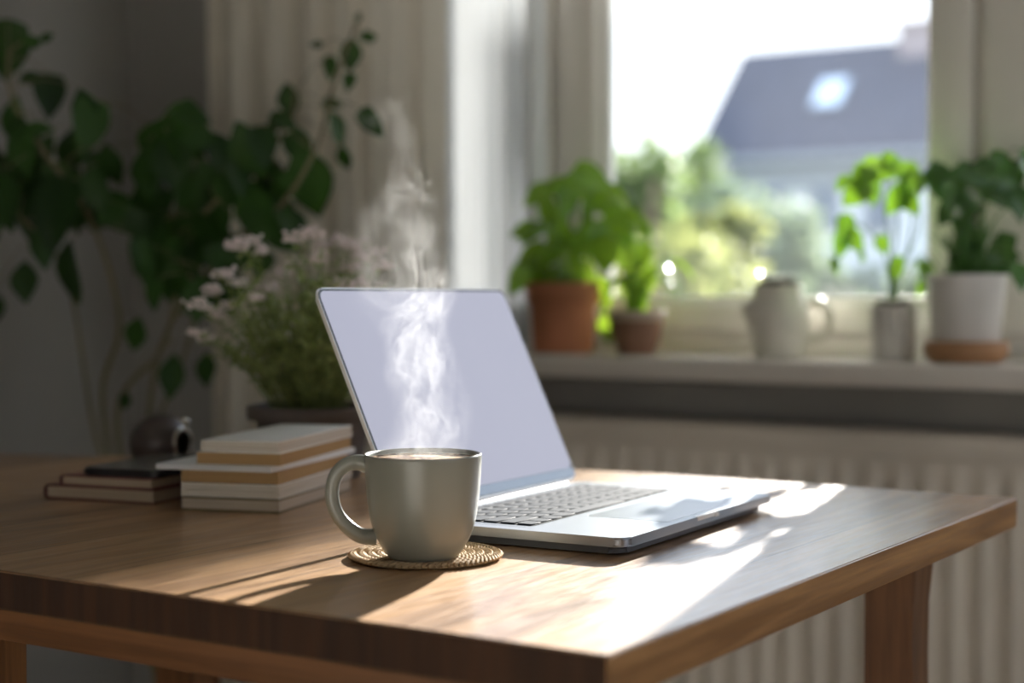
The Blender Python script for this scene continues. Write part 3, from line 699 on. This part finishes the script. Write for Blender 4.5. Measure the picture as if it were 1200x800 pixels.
# 1 terracotta pot with pothos
c = aty(660, 412, 2.305); c.z = ZS; d1 = (c - CAM).dot(FW)
t1 = thing('potted_pothos', 'terracotta pot with bushy bright leafy plant on the windowsill', 'potted plant', c)
bm = BM(); lathe(bm, [(0, 0), (.048, 0), (.051, .003), (.0565, .082), (.0625, .083), (.0635, .086), (.0640, .115), (.0625, .118), (.058, .118), (.056, .110)], 56, c); obj('pot', bm, M_terra, t1, angle=35)
bm = BM(); lathe(bm, [(.0575, .107), (0, .111)], 32, c); obj('soil', bm, M_soil, t1)
rnd = random.Random(21); top = c + Vector((0, 0, .108))
stm = []
for (u, v, d) in [(615, 270, 2.6), (640, 235, 2.66), (690, 215, 2.66), (725, 235, 2.6), (742, 290, 2.58), (600, 330, 2.58), (650, 290, 2.55), (705, 350, 2.55), (668, 250, 2.7), (758, 262, 2.62)]:
    e = atd(u, v, d); stm.append(smooth_path([top + Vector((rnd.uniform(-.02, .02), rnd.uniform(-.02, .02), 0)), (top + e) / 2 + Vector((0, 0, .05)), e], 6))
sb = BM(); lb = BM()
for s in stm: tube(sb, s, [.0022, .0012], 6)
man = [(630, 228, 44, 150), (695, 208, 52, 20), (678, 218, 40, 60), (664, 238, 50, 100), (690, 250, 50, 90), (612, 270, 36, 170), (622, 302, 50, 150), (606, 330, 44, 110), (642, 300, 48, 120), (660, 280, 44, 60), (720, 238, 56, 35), (728, 268, 52, 50), (708, 300, 50, 95), (682, 325, 44, 90), (736, 300, 52, 60), (712, 385, 38, 95), (706, 345, 46, 85), (745, 262, 40, 40), (625, 330, 46, 95), (645, 330, 40, 80), (700, 225, 46, 10), (652, 218, 34, 190), (758, 300, 40, 70), (755, 268, 34, 30), (690, 285, 46, 110), (670, 310, 44, 70)]
for (u, v, l, a) in man: leaf_px(lb, u, v, d1 - .03 + rnd.uniform(-.09, .04), l, a, rnd.uniform(.6, .78), 'heart', .9, .3, rnd, stm, sb, .12)
for k in range(9):
    a = rnd.uniform(0, 2 * PI); q = math.sqrt(rnd.random())
    leaf_px(lb, 668 + 58 * q * math.cos(a), 278 + 50 * q * math.sin(a), d1 + rnd.uniform(-.1, .06), rnd.uniform(34, 50), rnd.uniform(20, 160), .68, 'heart', 1.0, .3, rnd, stm, sb, .12)
obj('stems', sb, M_gst, t1); obj('foliage', lb, M_lb, t1, recalc=False)
# 2 small brown pot
c = aty(746, 414, 2.29); c.z = ZS; d2 = (c - CAM).dot(FW)
t2 = thing('potted_drooping_plant', 'small brown clay pot with long arching leaves beside the terracotta pot', 'potted plant', c)
bm = BM(); lathe(bm, [(0, 0), (.026, 0), (.030, .003), (.040, .030), (.0445, .052), (.0445, .0565)], 48, c); pt = obj('pot', bm, M_brownpot, t2, angle=50)
bm = BM(); lathe(bm, [(.0446, .056), (.0465, .058), (.0470, .070), (.0455, .072), (.0425, .072), (.041, .064), (.040, .056)], 48, c); obj('rim', bm, M_brownrim, t2, angle=50)
bm = BM(); lathe(bm, [(.0418, .062), (0, .065)], 32, c); obj('soil', bm, M_soil, t2)
lb = BM(); top = c + Vector((0, 0, .063)); rnd = random.Random(31)
def strap(bm, base, tip, rise, w, twist=0, n=9):
    base, tip = Vector(base), Vector(tip); mid = base.lerp(tip, .5) + Vector((0, 0, rise)); P = []
    for k in range(n + 1):
        t = k / n; P.append(base * (1 - t) ** 2 + mid * 2 * t * (1 - t) + tip * t * t)
    rows = []
    hz = (tip - base); hz.z = 0
    if hz.length < .004: hz = Vector((1, .3, 0))
    sd = hz.cross(Vector((0, 0, 1))).normalized(); sd = (sd + RT * twist).normalized()
    for k, p in enumerate(P):
        t = k / n; ww = w * .5 * (math.sin(PI * min(1, (t * .92 + .08))) ** .7 if t < 1 else .02)
        tg = (P[min(k + 1, n)] - P[max(k - 1, 0)]).normalized(); s2 = (sd - tg * sd.dot(tg)).normalized(); nn = tg.cross(s2)
        rows.append([bm.verts.new(p - s2 * ww + nn * ww * .25), bm.verts.new(p), bm.verts.new(p + s2 * ww + nn * ww * .25)])
    for a, b in zip(rows, rows[1:]):
        for k in range(2): bm.faces.new((a[k], a[k + 1], b[k + 1], b[k]))
for (u, v, d, rise, w) in [(808, 362, d2 - .08, .16, .026), (796, 315, d2 - .02, .10, .022), (775, 290, d2, .08, .020), (760, 275, d2 + .04, .05, .022), (735, 285, d2 + .03, .06, .020), (722, 320, d2 - .06, .08, .020), (700, 385, d2 - .09, .15, .024), (790, 345, d2 - .1, .09, .022), (752, 315, d2 - .08, .06, .026), (770, 322, d2 + .05, .07, .020), (712, 345, d2 + .03, .09, .020), (742, 335, d2 - .1, .05, .022), (815, 330, d2 + .04, .13, .020)]:
    strap(lb, top + Vector((rnd.uniform(-.012, .012), rnd.uniform(-.012, .012), 0)), atd(u, v, d), rise, w, .5)
obj('foliage', lb, M_lb, t2, recalc=False)
# 3 white jug planter
c = aty(913, 418, 2.31); c.z = ZS; d3 = (c - CAM).dot(FW)
t3 = thing('jug_planter', 'cream stoneware jug with handle, used as a planter', 'jug', c)
bm = BM(); lathe(bm, [(0, 0), (.036, 0), (.039, .003), (.0425, .02), (.0465, .045), (.047, .06), (.044, .078), (.039, .090), (.0365, .098), (.037, .104), (.038, .110), (.0365, .112), (.034, .110), (.033, .100)], 56, c)
for v in bm.verts:     # pinch a spout towards the left of the picture
    q = v.co - c; lat = -q.dot(RT); hgt = q.z
    if lat > 0: v.co -= RT * (lat / .045) ** 5 * .018 * math.exp(-((hgt - .082) / .020) ** 2) * 1.1
obj('body', bm, M_jug, t3, angle=70)
bm = BM(); tube(bm, smooth_path([c + RT * .040 + Vector((0, 0, .084)), c + RT * .064 + Vector((0, 0, .084)), c + RT * .078 + Vector((0, 0, .062)), c + RT * .068 + Vector((0, 0, .032)), c + RT * .042 + Vector((0, 0, .024))], 7), .0075, 14, flat=.9); obj('handle', bm, M_jug, t3)
bm = BM(); lathe(bm, [(.0345, .108), (.03, .115), (.02, .121), (0, .123)], 32, c)
rnd = random.Random(3)
for k in range(40):
    a = rnd.uniform(0, 6.28); r_ = .028 * math.sqrt(rnd.random()); bmesh.ops.create_icosphere(bm, subdivisions=1, radius=rnd.uniform(.003, .006), matrix=Matrix.Translation(c + Vector((r_ * math.cos(a), r_ * math.sin(a), .122 - r_ * .25))))
obj('soil', bm, M_soil, t3)
lb = BM()
for k in range(16):
    a = rnd.uniform(0, 6.28); leaf(lb, c + Vector((.018 * math.cos(a), .018 * math.sin(a), .121)), (math.cos(a) * .8, math.sin(a) * .8, rnd.uniform(.4, 1)), (0, 0, 1), .018, .010, 'oval', .2)
obj('rosette', lb, pmat('pale_succulent', (.42, .46, .40), .3, trans=.2), t3, recalc=False)
# 4 small grey-white pot with leggy plant
c = aty(1047, 424, 2.285); c.z = ZS; d4 = (c - CAM).dot(FW)
t4 = thing('potted_leggy_plant', 'small grey-white pot with a leggy lime-leaved plant', 'potted plant', c)
bm = BM(); lathe(bm, [(0, 0), (.029, 0), (.031, .002), (.0345, .074), (.0352, .080), (.0335, .0815), (.0325, .074)], 48, c); obj('pot', bm, M_grey_pot, t4, angle=50)
bm = BM(); lathe(bm, [(.0332, .078), (.02, .084), (0, .086)], 32, c); rnd = random.Random(4)
for k in range(36):
    a = rnd.uniform(0, 6.28); r_ = .026 * math.sqrt(rnd.random()); bmesh.ops.create_icosphere(bm, subdivisions=1, radius=rnd.uniform(.003, .006), matrix=Matrix.Translation(c + Vector((r_ * math.cos(a), r_ * math.sin(a), .084))))
obj('soil', bm, M_soil, t4)
top = c + Vector((0, 0, .078)); sb = BM(); lb = BM()
def st(*a): return smooth_path([top + Vector((rnd.uniform(-.01, .01), rnd.uniform(-.01, .01), 0))] + [atd(u, v, d4 + dd) for u, v, dd in a], 7)
stm = [st((1046, 320, 0), (1052, 260, 0), (1045, 215, .01), (1030, 190, .02)), st((1043, 330, -.01), (1030, 285, -.02), (1000, 262, -.03), (982, 300, -.04)), st((1050, 330, .01), (1066, 280, .02), (1070, 225, .02), (1055, 195, .02)), st((1045, 320, 0), (1035, 240, -.01), (1010, 205, -.02), (985, 215, -.02)), st((1052, 335, 0), (1080, 300, -.02), (1088, 330, -.03)), st((1047, 335, .02), (1078, 262, .02), (1062, 232, .02), (1048, 246, .02))]
for s in stm: tube(sb, s, [.0018, .0009], 6)
man = [(1012, 212, 46, 110), (1002, 228, 44, 130), (1030, 200, 44, 20), (1045, 188, 32, -10), (1062, 222, 50, 95), (1050, 236, 40, 120), (988, 214, 28, 140), (1072, 200, 30, 20), (992, 272, 46, 75), (1004, 284, 34, 50), (985, 288, 34, 100), (1010, 301, 16, 90), (1034, 288, 26, 80), (1050, 316, 34, 90), (978, 312, 24, 80), (1086, 320, 36, 70), (1082, 335, 30, 110), (1022, 225, 40, 80), (1068, 240, 34, 60), (1018, 195, 30, 200), (1058, 205, 36, 60), (1078, 218, 30, 80)]
for (u, v, l, a) in man: leaf_px(lb, u, v, d4 + rnd.uniform(-.04, .04), l, a, .72, 'heart', .7, .25, rnd, stm, sb, .07, .0006)
obj('stems', sb, M_gst, t4); obj('foliage', lb, M_lime, t4, recalc=False)
# 5 white pot on wooden saucer
c = aty(1132, 424, 2.275); c.z = ZS; d5 = (c - CAM).dot(FW)
sa = thing('wooden_saucer', 'round brown wooden saucer under the big white pot', 'saucer', c)
bm = BM(); lathe(bm, [(0, 0), (.046, 0), (.054, .005), (.0595, .014), (.0600, .022), (.0575, .029), (.054, .031), (.050, .029), (.048, .026), (0, .025)], 56, c); obj('dish', bm, M_saucer, sa, angle=60)
c5 = c + Vector((0, 0, .0262))
t5 = thing('potted_leafy_plant', 'white ceramic pot with grassy and broad dark leaves on saucer', 'potted plant', c5)
bm = BM(); lathe(bm, [(0, 0), (.044, 0), (.0465, .003), (.0555, .092), (.0560, .098), (.0545, .0995), (.0525, .098), (.051, .086)], 56, c5); obj('pot', bm, M_white, t5, angle=45)
bm = BM(); lathe(bm, [(.0522, .085), (0, .089)], 32, c5); obj('soil', bm, M_soil, t5)
top = c5 + Vector((0, 0, .087)); rnd = random.Random(9); lb = BM(); gb = BM(); sb = BM()
for k in range(85):
    u = 1135 + rnd.gauss(0, 1) * 27; v = rnd.uniform(225, 300) + abs(u - 1135) * .7
    strap(gb, top + Vector((rnd.uniform(-.035, .035), rnd.uniform(-.035, .035), 0)), atd(u, v, d5 + rnd.uniform(-.07, .07)), rnd.uniform(.0, .03), rnd.uniform(.004, .008), rnd.uniform(0, 1), 7)
stm = []
for (u, v) in [(1105, 225), (1140, 195), (1125, 245), (1172, 215), (1180, 180), (1168, 300), (1200, 230), (1098, 200), (1200, 300)]:
    e = atd(u, v, d5 + rnd.uniform(-.04, .03)); stm.append(smooth_path([top + Vector((rnd.uniform(-.02, .02), rnd.uniform(-.02, .02), 0)), (top + e) / 2 + Vector((0, 0, .03)), e], 6))
for s in stm: tube(sb, s, [.0017, .001], 6)
man = [(1106, 218, 58, 60), (1112, 232, 44, 80), (1102, 205, 40, 40), (1140, 205, 44, 20), (1128, 250, 48, 105), (1124, 215, 44, 100), (1172, 218, 70, 20), (1160, 210, 56, 40), (1176, 232, 46, 30), (1175, 190, 40, 10), (1190, 205, 40, 80), (1195, 240, 44, 80), (1168, 310, 58, 125), (1176, 290, 40, 110), (1196, 325, 40, 80), (1150, 195, 34, 190), (1203, 190, 34, 60), (1110, 250, 40, 120), (1140, 235, 38, 60)]
for (u, v, l, a) in man: leaf_px(lb, u, v, d5 + rnd.uniform(-.06, .03), l, a, .68, 'heart', .7, .3, rnd, stm, sb, .09)
obj('stems', sb, M_gst, t5); obj('grass_blades', gb, M_lm, t5, recalc=False); obj('broad_leaves', lb, M_lm, t5, recalc=False)

# ================================================================== OUTSIDE
GZ = -3.2
bm = BM(); box(bm, -120, 60, 3.0, 140, GZ - .3, GZ); g = struct('ground_outside', bm, pmat('lawn', (.08, .11, .04), .95, var=.3, vscale=.8), smooth=False)
M_fac = pmat('render_facade', (.62, .67, .74), .85, var=.03, vscale=.6)
M_roof = pmat('slate_roof', (.06, .065, .095), .65, var=.12, vscale=2.5, bump=.4, bscale=8)
M_hwin = pmat('house_glass', (.10, .15, .23), .15)
M_trim = pmat('house_trim', (.27, .31, .37), .7)
YH = 34.0
e0 = aty(812, 188, YH); xh = e0.x; ze = e0.z
rdg = None
for k in range(1, 200):
    y = YH + k * .05; r_ = ray(870, 70); p = CAM + r_ * (y / r_.y)
    if p.x <= xh: rdg = p; break
if rdg is None: rdg = aty(870, 70, YH + 4)
yr, zrg = rdg.y, rdg.z
xh2 = xh + 19; yb2 = 2 * yr - YH
house = thing('house', 'pale rendered house with dark slate roof across the garden', 'house', ((xh + xh2) / 2, yr, GZ))
bm = BM(); V = [bm.verts.new(p) for p in ((xh + .3, YH + .3, GZ), (xh2, YH + .3, GZ), (xh2, yb2 - .3, GZ), (xh + .3, yb2 - .3, GZ), (xh + .3, YH + .3, ze + .05), (xh2, YH + .3, ze + .05), (xh2, yb2 - .3, ze + .05), (xh + .3, yb2 - .3, ze + .05), (xh + .3, yr, zrg - .2), (xh2, yr, zrg - .2))]
for f in ((0, 1, 5, 4), (1, 2, 6, 9, 5), (2, 3, 7, 6), (3, 0, 4, 8, 7)): bm.faces.new([V[i] for i in f])
obj('walls', bm, M_fac, house, smooth=False)
bm = BM()
for (ya, sgn) in ((YH, 1), (yb2, -1)):
    A = [(xh, ya, ze - .05), (xh2 + .3, ya, ze - .05), (xh2 + .3, yr, zrg), (xh, yr, zrg)]
    lo = [bm.verts.new(p) for p in A]; hi = [bm.verts.new(Vector(p) + Vector((0, 0, .16))) for p in A]
    bm.faces.new(lo[::-1]); bm.faces.new(hi)
    for k in range(4): bm.faces.new((lo[k], lo[(k + 1) % 4], hi[(k + 1) % 4], hi[k]))
obj('roof', bm, M_roof, house, smooth=False)
bm = BM(); box(bm, xh, xh2 + .3, YH - .14, YH + .02, ze - .16, ze + .02, .03); obj('gutter', bm, M_trim, house)
bm = BM(); box(bm, xh + .28, xh2, YH + .18, YH + .3, ze - .75, ze - .16, .02); obj('eaves_band', bm, M_trim, house)
cp = aty(1060, 50, yr); cq = aty(1092, 50, yr); ct_ = aty(1075, 27, yr)
bm = BM(); box(bm, cp.x, cq.x + .2, yr - .5, yr + .4, zrg - 1, ct_.z - .12, .03); box(bm, cp.x - .08, cq.x + .28, yr - .58, yr + .48, ct_.z - .14, ct_.z, .03); obj('chimney', bm, pmat('chimney_brick', (.36, .31, .33), .85, var=.15, vscale=4), house)
def hwin(u, v0, v1, w):
    a = aty(u, v0, YH + .3); b = aty(u, v1, YH + .3)
    bm = BM(); box(bm, a.x - w / 2 - .08, a.x + w / 2 + .08, YH + .22, YH + .32, b.z - .08, a.z + .08, .01); f = obj('window', bm, M_trim, house)
    bm = BM(); box(bm, a.x - w / 2, a.x + w / 2, YH + .19, YH + .24, b.z, a.z); obj('pane', bm, M_hwin, f, smooth=False)
for u in (905, 966, 1030): hwin(u, 222, 268, .48)
for u in (905, 966): hwin(u, 305, 345, .48)
# roof window (open skylight glinting)
sl = (zrg - ze) / (yr - YH); ysk = YH + (yr - YH) * .5; sk = aty(974, 128, ysk)
rk = Vector((0, 1, sl)).normalized(); nk = Vector((0, -sl, 1)).normalized(); zc = ze + sl * (ysk - YH) + .14
Ms = Matrix(((1, 0, 0, sk.x), (0, rk.y, nk.y, ysk), (0, rk.z, nk.z, zc), (0, 0, 0, 1)))
bm = BM(); box(bm, -.38, .38, -.52, .52, 0, .08, .01, M=Ms); f = obj('roof_window', bm, M_trim, house)
bm = BM(); box(bm, -.32, .32, -.46, .46, .07, .10, M=Ms); obj('pane', bm, pmat('skylight_glass', (.75, .85, .95), .12, metal=.6), f, smooth=False)

def tree(label, cx, cy, h, rad, mat, n, seed, z0=GZ, squash=1.0, lsz=.28, group='garden trees beyond the window'):
    rnd = random.Random(seed)
    t = thing('tree', label, 'tree', (cx, cy, z0), 0, group)
    tb = BM(); tube(tb, smooth_path([(cx, cy, z0), (cx + .1, cy, z0 + h * .3), (cx - .1, cy, z0 + h * .6), (cx, cy, z0 + h * .9)], 5), [.14, .03], 8)
    lb = BM(); blobs = []
    for k in range(14):
        a = rnd.uniform(0, 6.28); q = rnd.random() ** .5; zz = rnd.uniform(.28, .92)
        env = math.sin(PI * min(1, max(.08, (zz - .12) / .9))) ** .6
        c = Vector((cx + rad * q * env * .75 * math.cos(a), cy + rad * q * env * .75 * math.sin(a), z0 + h * zz)); blobs.append((c, rad * rnd.uniform(.28, .45)))
        tube(tb, smooth_path([(cx, cy, z0 + h * zz * .6), (Vector((cx, cy, z0 + h * zz * .6)) + c) / 2 + Vector((0, 0, .1)), c], 4), [.05, .015], 6)
    for k in range(n):
        c, r_ = rnd.choice(blobs); v = Vector((rnd.gauss(0, 1), rnd.gauss(0, 1), rnd.gauss(0, 1))).normalized() * r_ * rnd.uniform(.55, 1.08); v.z *= squash
        p = c + v; leaf(lb, p, (rnd.gauss(0, 1), rnd.gauss(0, 1), rnd.gauss(0, .6)), (v.x + rnd.gauss(0, .4), v.y, v.z + .4), lsz * rnd.uniform(.6, 1.2), lsz * .55, 'oval', .2)
    obj('trunk', tb, M_bark, t); obj('crown', lb, mat, t, recalc=False)
M_bark = pmat('bark', (.14, .10, .07), .9, var=.3, vscale=10)
M_ty = leaf_mat('autumn_yellow_leaves', (.24, .27, .09), (.34, .36, .14), (.38, .40, .14), .5, .6)
M_tg = leaf_mat('soft_green_leaves', (.14, .20, .07), (.21, .27, .11), (.30, .40, .15), .45, .6)
M_tg2 = leaf_mat('grey_green_leaves', (.14, .20, .13), (.22, .28, .19), (.26, .33, .20), .45, .6)
def tp(u, d): p = atd(u, 346, d); return p.x, p.y
x, y = tp(722, 16.2); tree('tall green tree at the left edge of the window view', x, y, 6.1, 1.0, M_tg, 2600, 1, lsz=.20)
x, y = tp(768, 12.3); tree('yellow autumn tree with a rounded crown left of the house', x, y, 5.6, 1.05, M_ty, 3400, 2, lsz=.17)
x, y = tp(812, 25); tree('green tree standing right against the house gable', x, y, 6.8, 1.0, M_tg, 2600, 3, lsz=.22)
x, y = tp(872, 17.6); tree('low grey-green bushy tree in front of the house', x, y, 5.5, 1.2, M_tg2, 2600, 4, lsz=.22)
x, y = tp(960, 21.5); tree('low spreading grey-green shrub tree below the house windows', x, y, 5.1, 1.5, M_tg2, 2600, 6, lsz=.22)
x, y = tp(1060, 14.8); tree('low green shrub tree at the right of the window view', x, y, 4.5, .9, M_tg2, 2200, 8, lsz=.22)
x, y = tp(826, 14.6); tree('smaller yellow shrub tree between the tall trees', x, y, 5.5, .8, M_ty, 2600, 9, lsz=.16)
# added unseen tree; its crown is shaped to keep low sun off the table
rnd = random.Random(44); bx_, by_ = -3.62, 12.0
t = thing('tree', 'added unseen slim tree shading the left of the table', 'tree', (bx_, by_, GZ), 0, 'garden trees beyond the window')
tb = BM(); tube(tb, smooth_path([(bx_, by_, GZ), (bx_ - .04, by_, 0), (bx_, by_, 2.5), (bx_ - .1, by_, 4.5)], 6), [.09, .03], 8)
tube(tb, smooth_path([(bx_, by_, 3.2), (bx_ + .1, by_, 3.9), (bx_ + .2, by_, 4.5)], 6), [.03, .01], 6)
lb = BM()
for (x0, x1, z0, z1, n_) in ((-3.64, -3.36, 4.37, 4.56, 1700),):
    for k in range(n_):
        p = Vector((rnd.uniform(x0, x1), by_ + rnd.uniform(-.35, .35), rnd.uniform(z0, z1)))
        leaf(lb, p, (rnd.gauss(0, 1), rnd.gauss(0, 1), rnd.gauss(0, .6)), (rnd.gauss(0, .5), -1, rnd.gauss(0, .5)), .06, .045, 'oval', .2)
obj('trunk', tb, M_bark, t); obj('crown', lb, M_tg, t, recalc=False)

# ================================================================== STEAM
def steam_mat():
    m, nt, out = new_mat('steam_vapour')
    def MA(op, a, b=None, c=None):
        n = nt.nodes.new('ShaderNodeMath'); n.operation = op
        for i, x in enumerate((a, b, c)):
            if x is None: continue
            if isinstance(x, (int, float)): n.inputs[i].default_value = x
            else: L(nt, x, n.inputs[i])
        return n.outputs[0]
    tc = N(nt, 'ShaderNodeTexCoord'); P0 = tc.outputs['Object']
    # large swirl
    mpw = N(nt, 'ShaderNodeMapping', Scale=(1, 1, .7)); L(nt, P0, mpw.inputs[0])
    w1 = N(nt, 'ShaderNodeTexNoise', Scale=17, Detail=2); L(nt, mpw.outputs[0], w1.inputs[0])
    s1 = N(nt, 'ShaderNodeVectorMath', _operation='SUBTRACT'); L(nt, w1.outputs['Color'], s1.inputs[0]); s1.inputs[1].default_value = (.5, .5, .5)
    sep0 = N(nt, 'ShaderNodeSeparateXYZ'); L(nt, P0, sep0.inputs[0])
    amp = MA('MULTIPLY_ADD', sep0.outputs[2], .34, .030)
    s2 = N(nt, 'ShaderNodeVectorMath', _operation='SCALE'); L(nt, s1.outputs[0], s2.inputs[0]); L(nt, amp, s2.inputs['Scale'])
    ad = N(nt, 'ShaderNodeVectorMath', _operation='ADD'); L(nt, P0, ad.inputs[0]); L(nt, s2.outputs[0], ad.inputs[1])
    w2 = N(nt, 'ShaderNodeTexNoise', Scale=60, Detail=1); L(nt, ad.outputs[0], w2.inputs[0])
    s3 = N(nt, 'ShaderNodeVectorMath', _operation='SUBTRACT'); L(nt, w2.outputs['Color'], s3.inputs[0]); s3.inputs[1].default_value = (.5, .5, .5)
    s4 = N(nt, 'ShaderNodeVectorMath', _operation='SCALE', Scale=.010); L(nt, s3.outputs[0], s4.inputs[0])
    ad2 = N(nt, 'ShaderNodeVectorMath', _operation='ADD'); L(nt, ad.outputs[0], ad2.inputs[0]); L(nt, s4.outputs[0], ad2.inputs[1])
    Q = ad2.outputs[0]
    mp = N(nt, 'ShaderNodeMapping', Scale=(1, 1, .42)); L(nt, Q, mp.inputs[0])
    n1 = N(nt, 'ShaderNodeTexNoise', Scale=66, Detail=3.5, Roughness=.55); L(nt, mp.outputs[0], n1.inputs[0])
    rid = MA('SUBTRACT', 1.0, MA('ABSOLUTE', MA('MULTIPLY', MA('SUBTRACT', n1.outputs[0], .5), 4.0)))
    rid = MA('POWER', MA('MAXIMUM', rid, 0.0), 11.0)
    soft = N(nt, 'ShaderNodeMapRange', i1=.42, i2=.75); L(nt, n1.outputs[0], soft.inputs[0])
    tot = MA('MULTIPLY_ADD', soft.outputs[0], .10, rid)
    # envelope around a leaning axis
    sp = N(nt, 'ShaderNodeSeparateXYZ'); L(nt, Q, sp.inputs[0]); z = sp.outputs[2]
    zz = MA('MAXIMUM', z, 0.0)
    cx = MA('MULTIPLY', MA('MULTIPLY', zz, zz), -.42); cx = MA('ADD', cx, MA('MULTIPLY', MA('SINE', MA('MULTIPLY', zz, 38)), .0045))
    dx = MA('SUBTRACT', sp.outputs[0], cx); dy = sp.outputs[1]
    r = MA('SQRT', MA('ADD', MA('MULTIPLY', dx, dx), MA('MULTIPLY', dy, dy)))
    rad = N(nt, 'ShaderNodeFloatCurve'); mpz = MA('MULTIPLY', zz, 1 / .27); L(nt, mpz, rad.inputs['Value'])
    cv = rad.mapping.curves[0]; cv.points[0].location = (0, .95); cv.points[1].location = (1, .28)
    for p in ((.15, .82), (.35, .85), (.5, .95), (.68, .72), (.85, .5)): cv.points.new(*p)
    rad.mapping.update()
    RR = MA('MULTIPLY', rad.outputs[0], .039)
    q = MA('DIVIDE', r, RR)
    env = N(nt, 'ShaderNodeMapRange', _interpolation_type='SMOOTHSTEP', i1=1.0, i2=.45); L(nt, q, env.inputs[0])
    fade = N(nt, 'ShaderNodeFloatCurve'); L(nt, mpz, fade.inputs['Value']); fc_ = fade.mapping.curves[0]; fc_.points[0].location = (0, .9); fc_.points[1].location = (1, 0)
    for p in ((.08, 1), (.35, .85), (.55, .5), (.75, .36), (.93, .2)): fc_.points.new(*p)
    fade.mapping.update()
    den = MA('MULTIPLY', MA('MULTIPLY', tot, env.outputs[0]), MA('MULTIPLY', fade.outputs[0], STEAM_D))
    vs = N(nt, 'ShaderNodeVolumeScatter', Color=(1, 1, 1, 1), Anisotropy=.35); L(nt, den, vs.inputs['Density'])
    L(nt, vs.outputs[0], out.inputs['Volume'])
    return m
STEAM_D = 9.5
M_steam = steam_mat(); M_steam.cycles.volume_step_rate = .5
bm = BM(); prs = []
sc_ = mc + Vector((0, 0, .0735))
for k in range(16):
    t = k / 15; z_ = .27 * t; rr_ = .0390 if t < .03 else .045 + .028 * t
    cxk = -.42 * z_ * z_; prs.append([bm.verts.new((cxk + rr_ * math.cos(2 * PI * i / 28), rr_ * math.sin(2 * PI * i / 28), z_)) for i in range(28)])
for a, b in zip(prs, prs[1:]):
    for i in range(28): bm.faces.new((a[i], a[(i + 1) % 28], b[(i + 1) % 28], b[i]))
bm.faces.new(prs[0][::-1]); bm.faces.new(prs[-1])
st_o = obj('steam', bm, M_steam); st_o.location = sc_; st_o.rotation_euler = (0, 0, YAW)
tag(st_o, 'wispy white steam rising from the coffee mug', 'steam', kind='stuff')

# ================================================================== LIGHT, WORLD, CAMERA
w = bpy.data.worlds.new('World'); S.world = w; w.use_nodes = True; nt = w.node_tree; nt.nodes.clear()
out = nt.nodes.new('ShaderNodeOutputWorld'); bg = N(nt, 'ShaderNodeBackground', Strength=2.5)
tc = N(nt, 'ShaderNodeTexCoord'); sp = N(nt, 'ShaderNodeSeparateXYZ'); L(nt, tc.outputs['Generated'], sp.inputs[0])
cr = N(nt, 'ShaderNodeValToRGB'); L(nt, sp.outputs[2], cr.inputs[0])
cr.color_ramp.elements[0].position = .0; cr.color_ramp.elements[0].color = (.95, .97, 1, 1); cr.color_ramp.elements[1].position = .7; cr.color_ramp.elements[1].color = (.62, .76, 1, 1)
L(nt, cr.outputs[0], bg.inputs[0]); L(nt, bg.outputs[0], out.inputs[0])
sd = Vector((-.225, 1, .338)).normalized()
sl_ = bpy.data.lights.new('sun', 'SUN'); sl_.energy = 29.0; sl_.angle = R(.6); sl_.color = (1, .95, .88)
so = bpy.data.objects.new('sun', sl_); COL.objects.link(so); so.rotation_euler = sd.to_track_quat('Z', 'Y').to_euler(); so.location = (-2, 9, 4)

cd = bpy.data.cameras.new('camera'); cam = bpy.data.objects.new('camera', cd); COL.objects.link(cam); S.camera = cam
cam.location = CAM; cam.rotation_euler = (PI / 2 - PIT, 0, YAW)
cd.sensor_width = 36; cd.lens = F * 36 / 1200; cd.clip_start = .02; cd.clip_end = 400
cd.dof.use_dof = True; cd.dof.focus_distance = 1.25; cd.dof.aperture_fstop = 3.0
S.view_settings.view_transform = 'Standard'; S.view_settings.look = 'None'; S.view_settings.gamma = 1; S.view_settings.exposure = 0; S.view_settings.use_curve_mapping = False
S.cycles.use_denoising = True
S.cycles.max_bounces = 10; S.cycles.transparent_max_bounces = 16; S.cycles.volume_bounces = 1; S.cycles.sample_clamp_indirect = 4
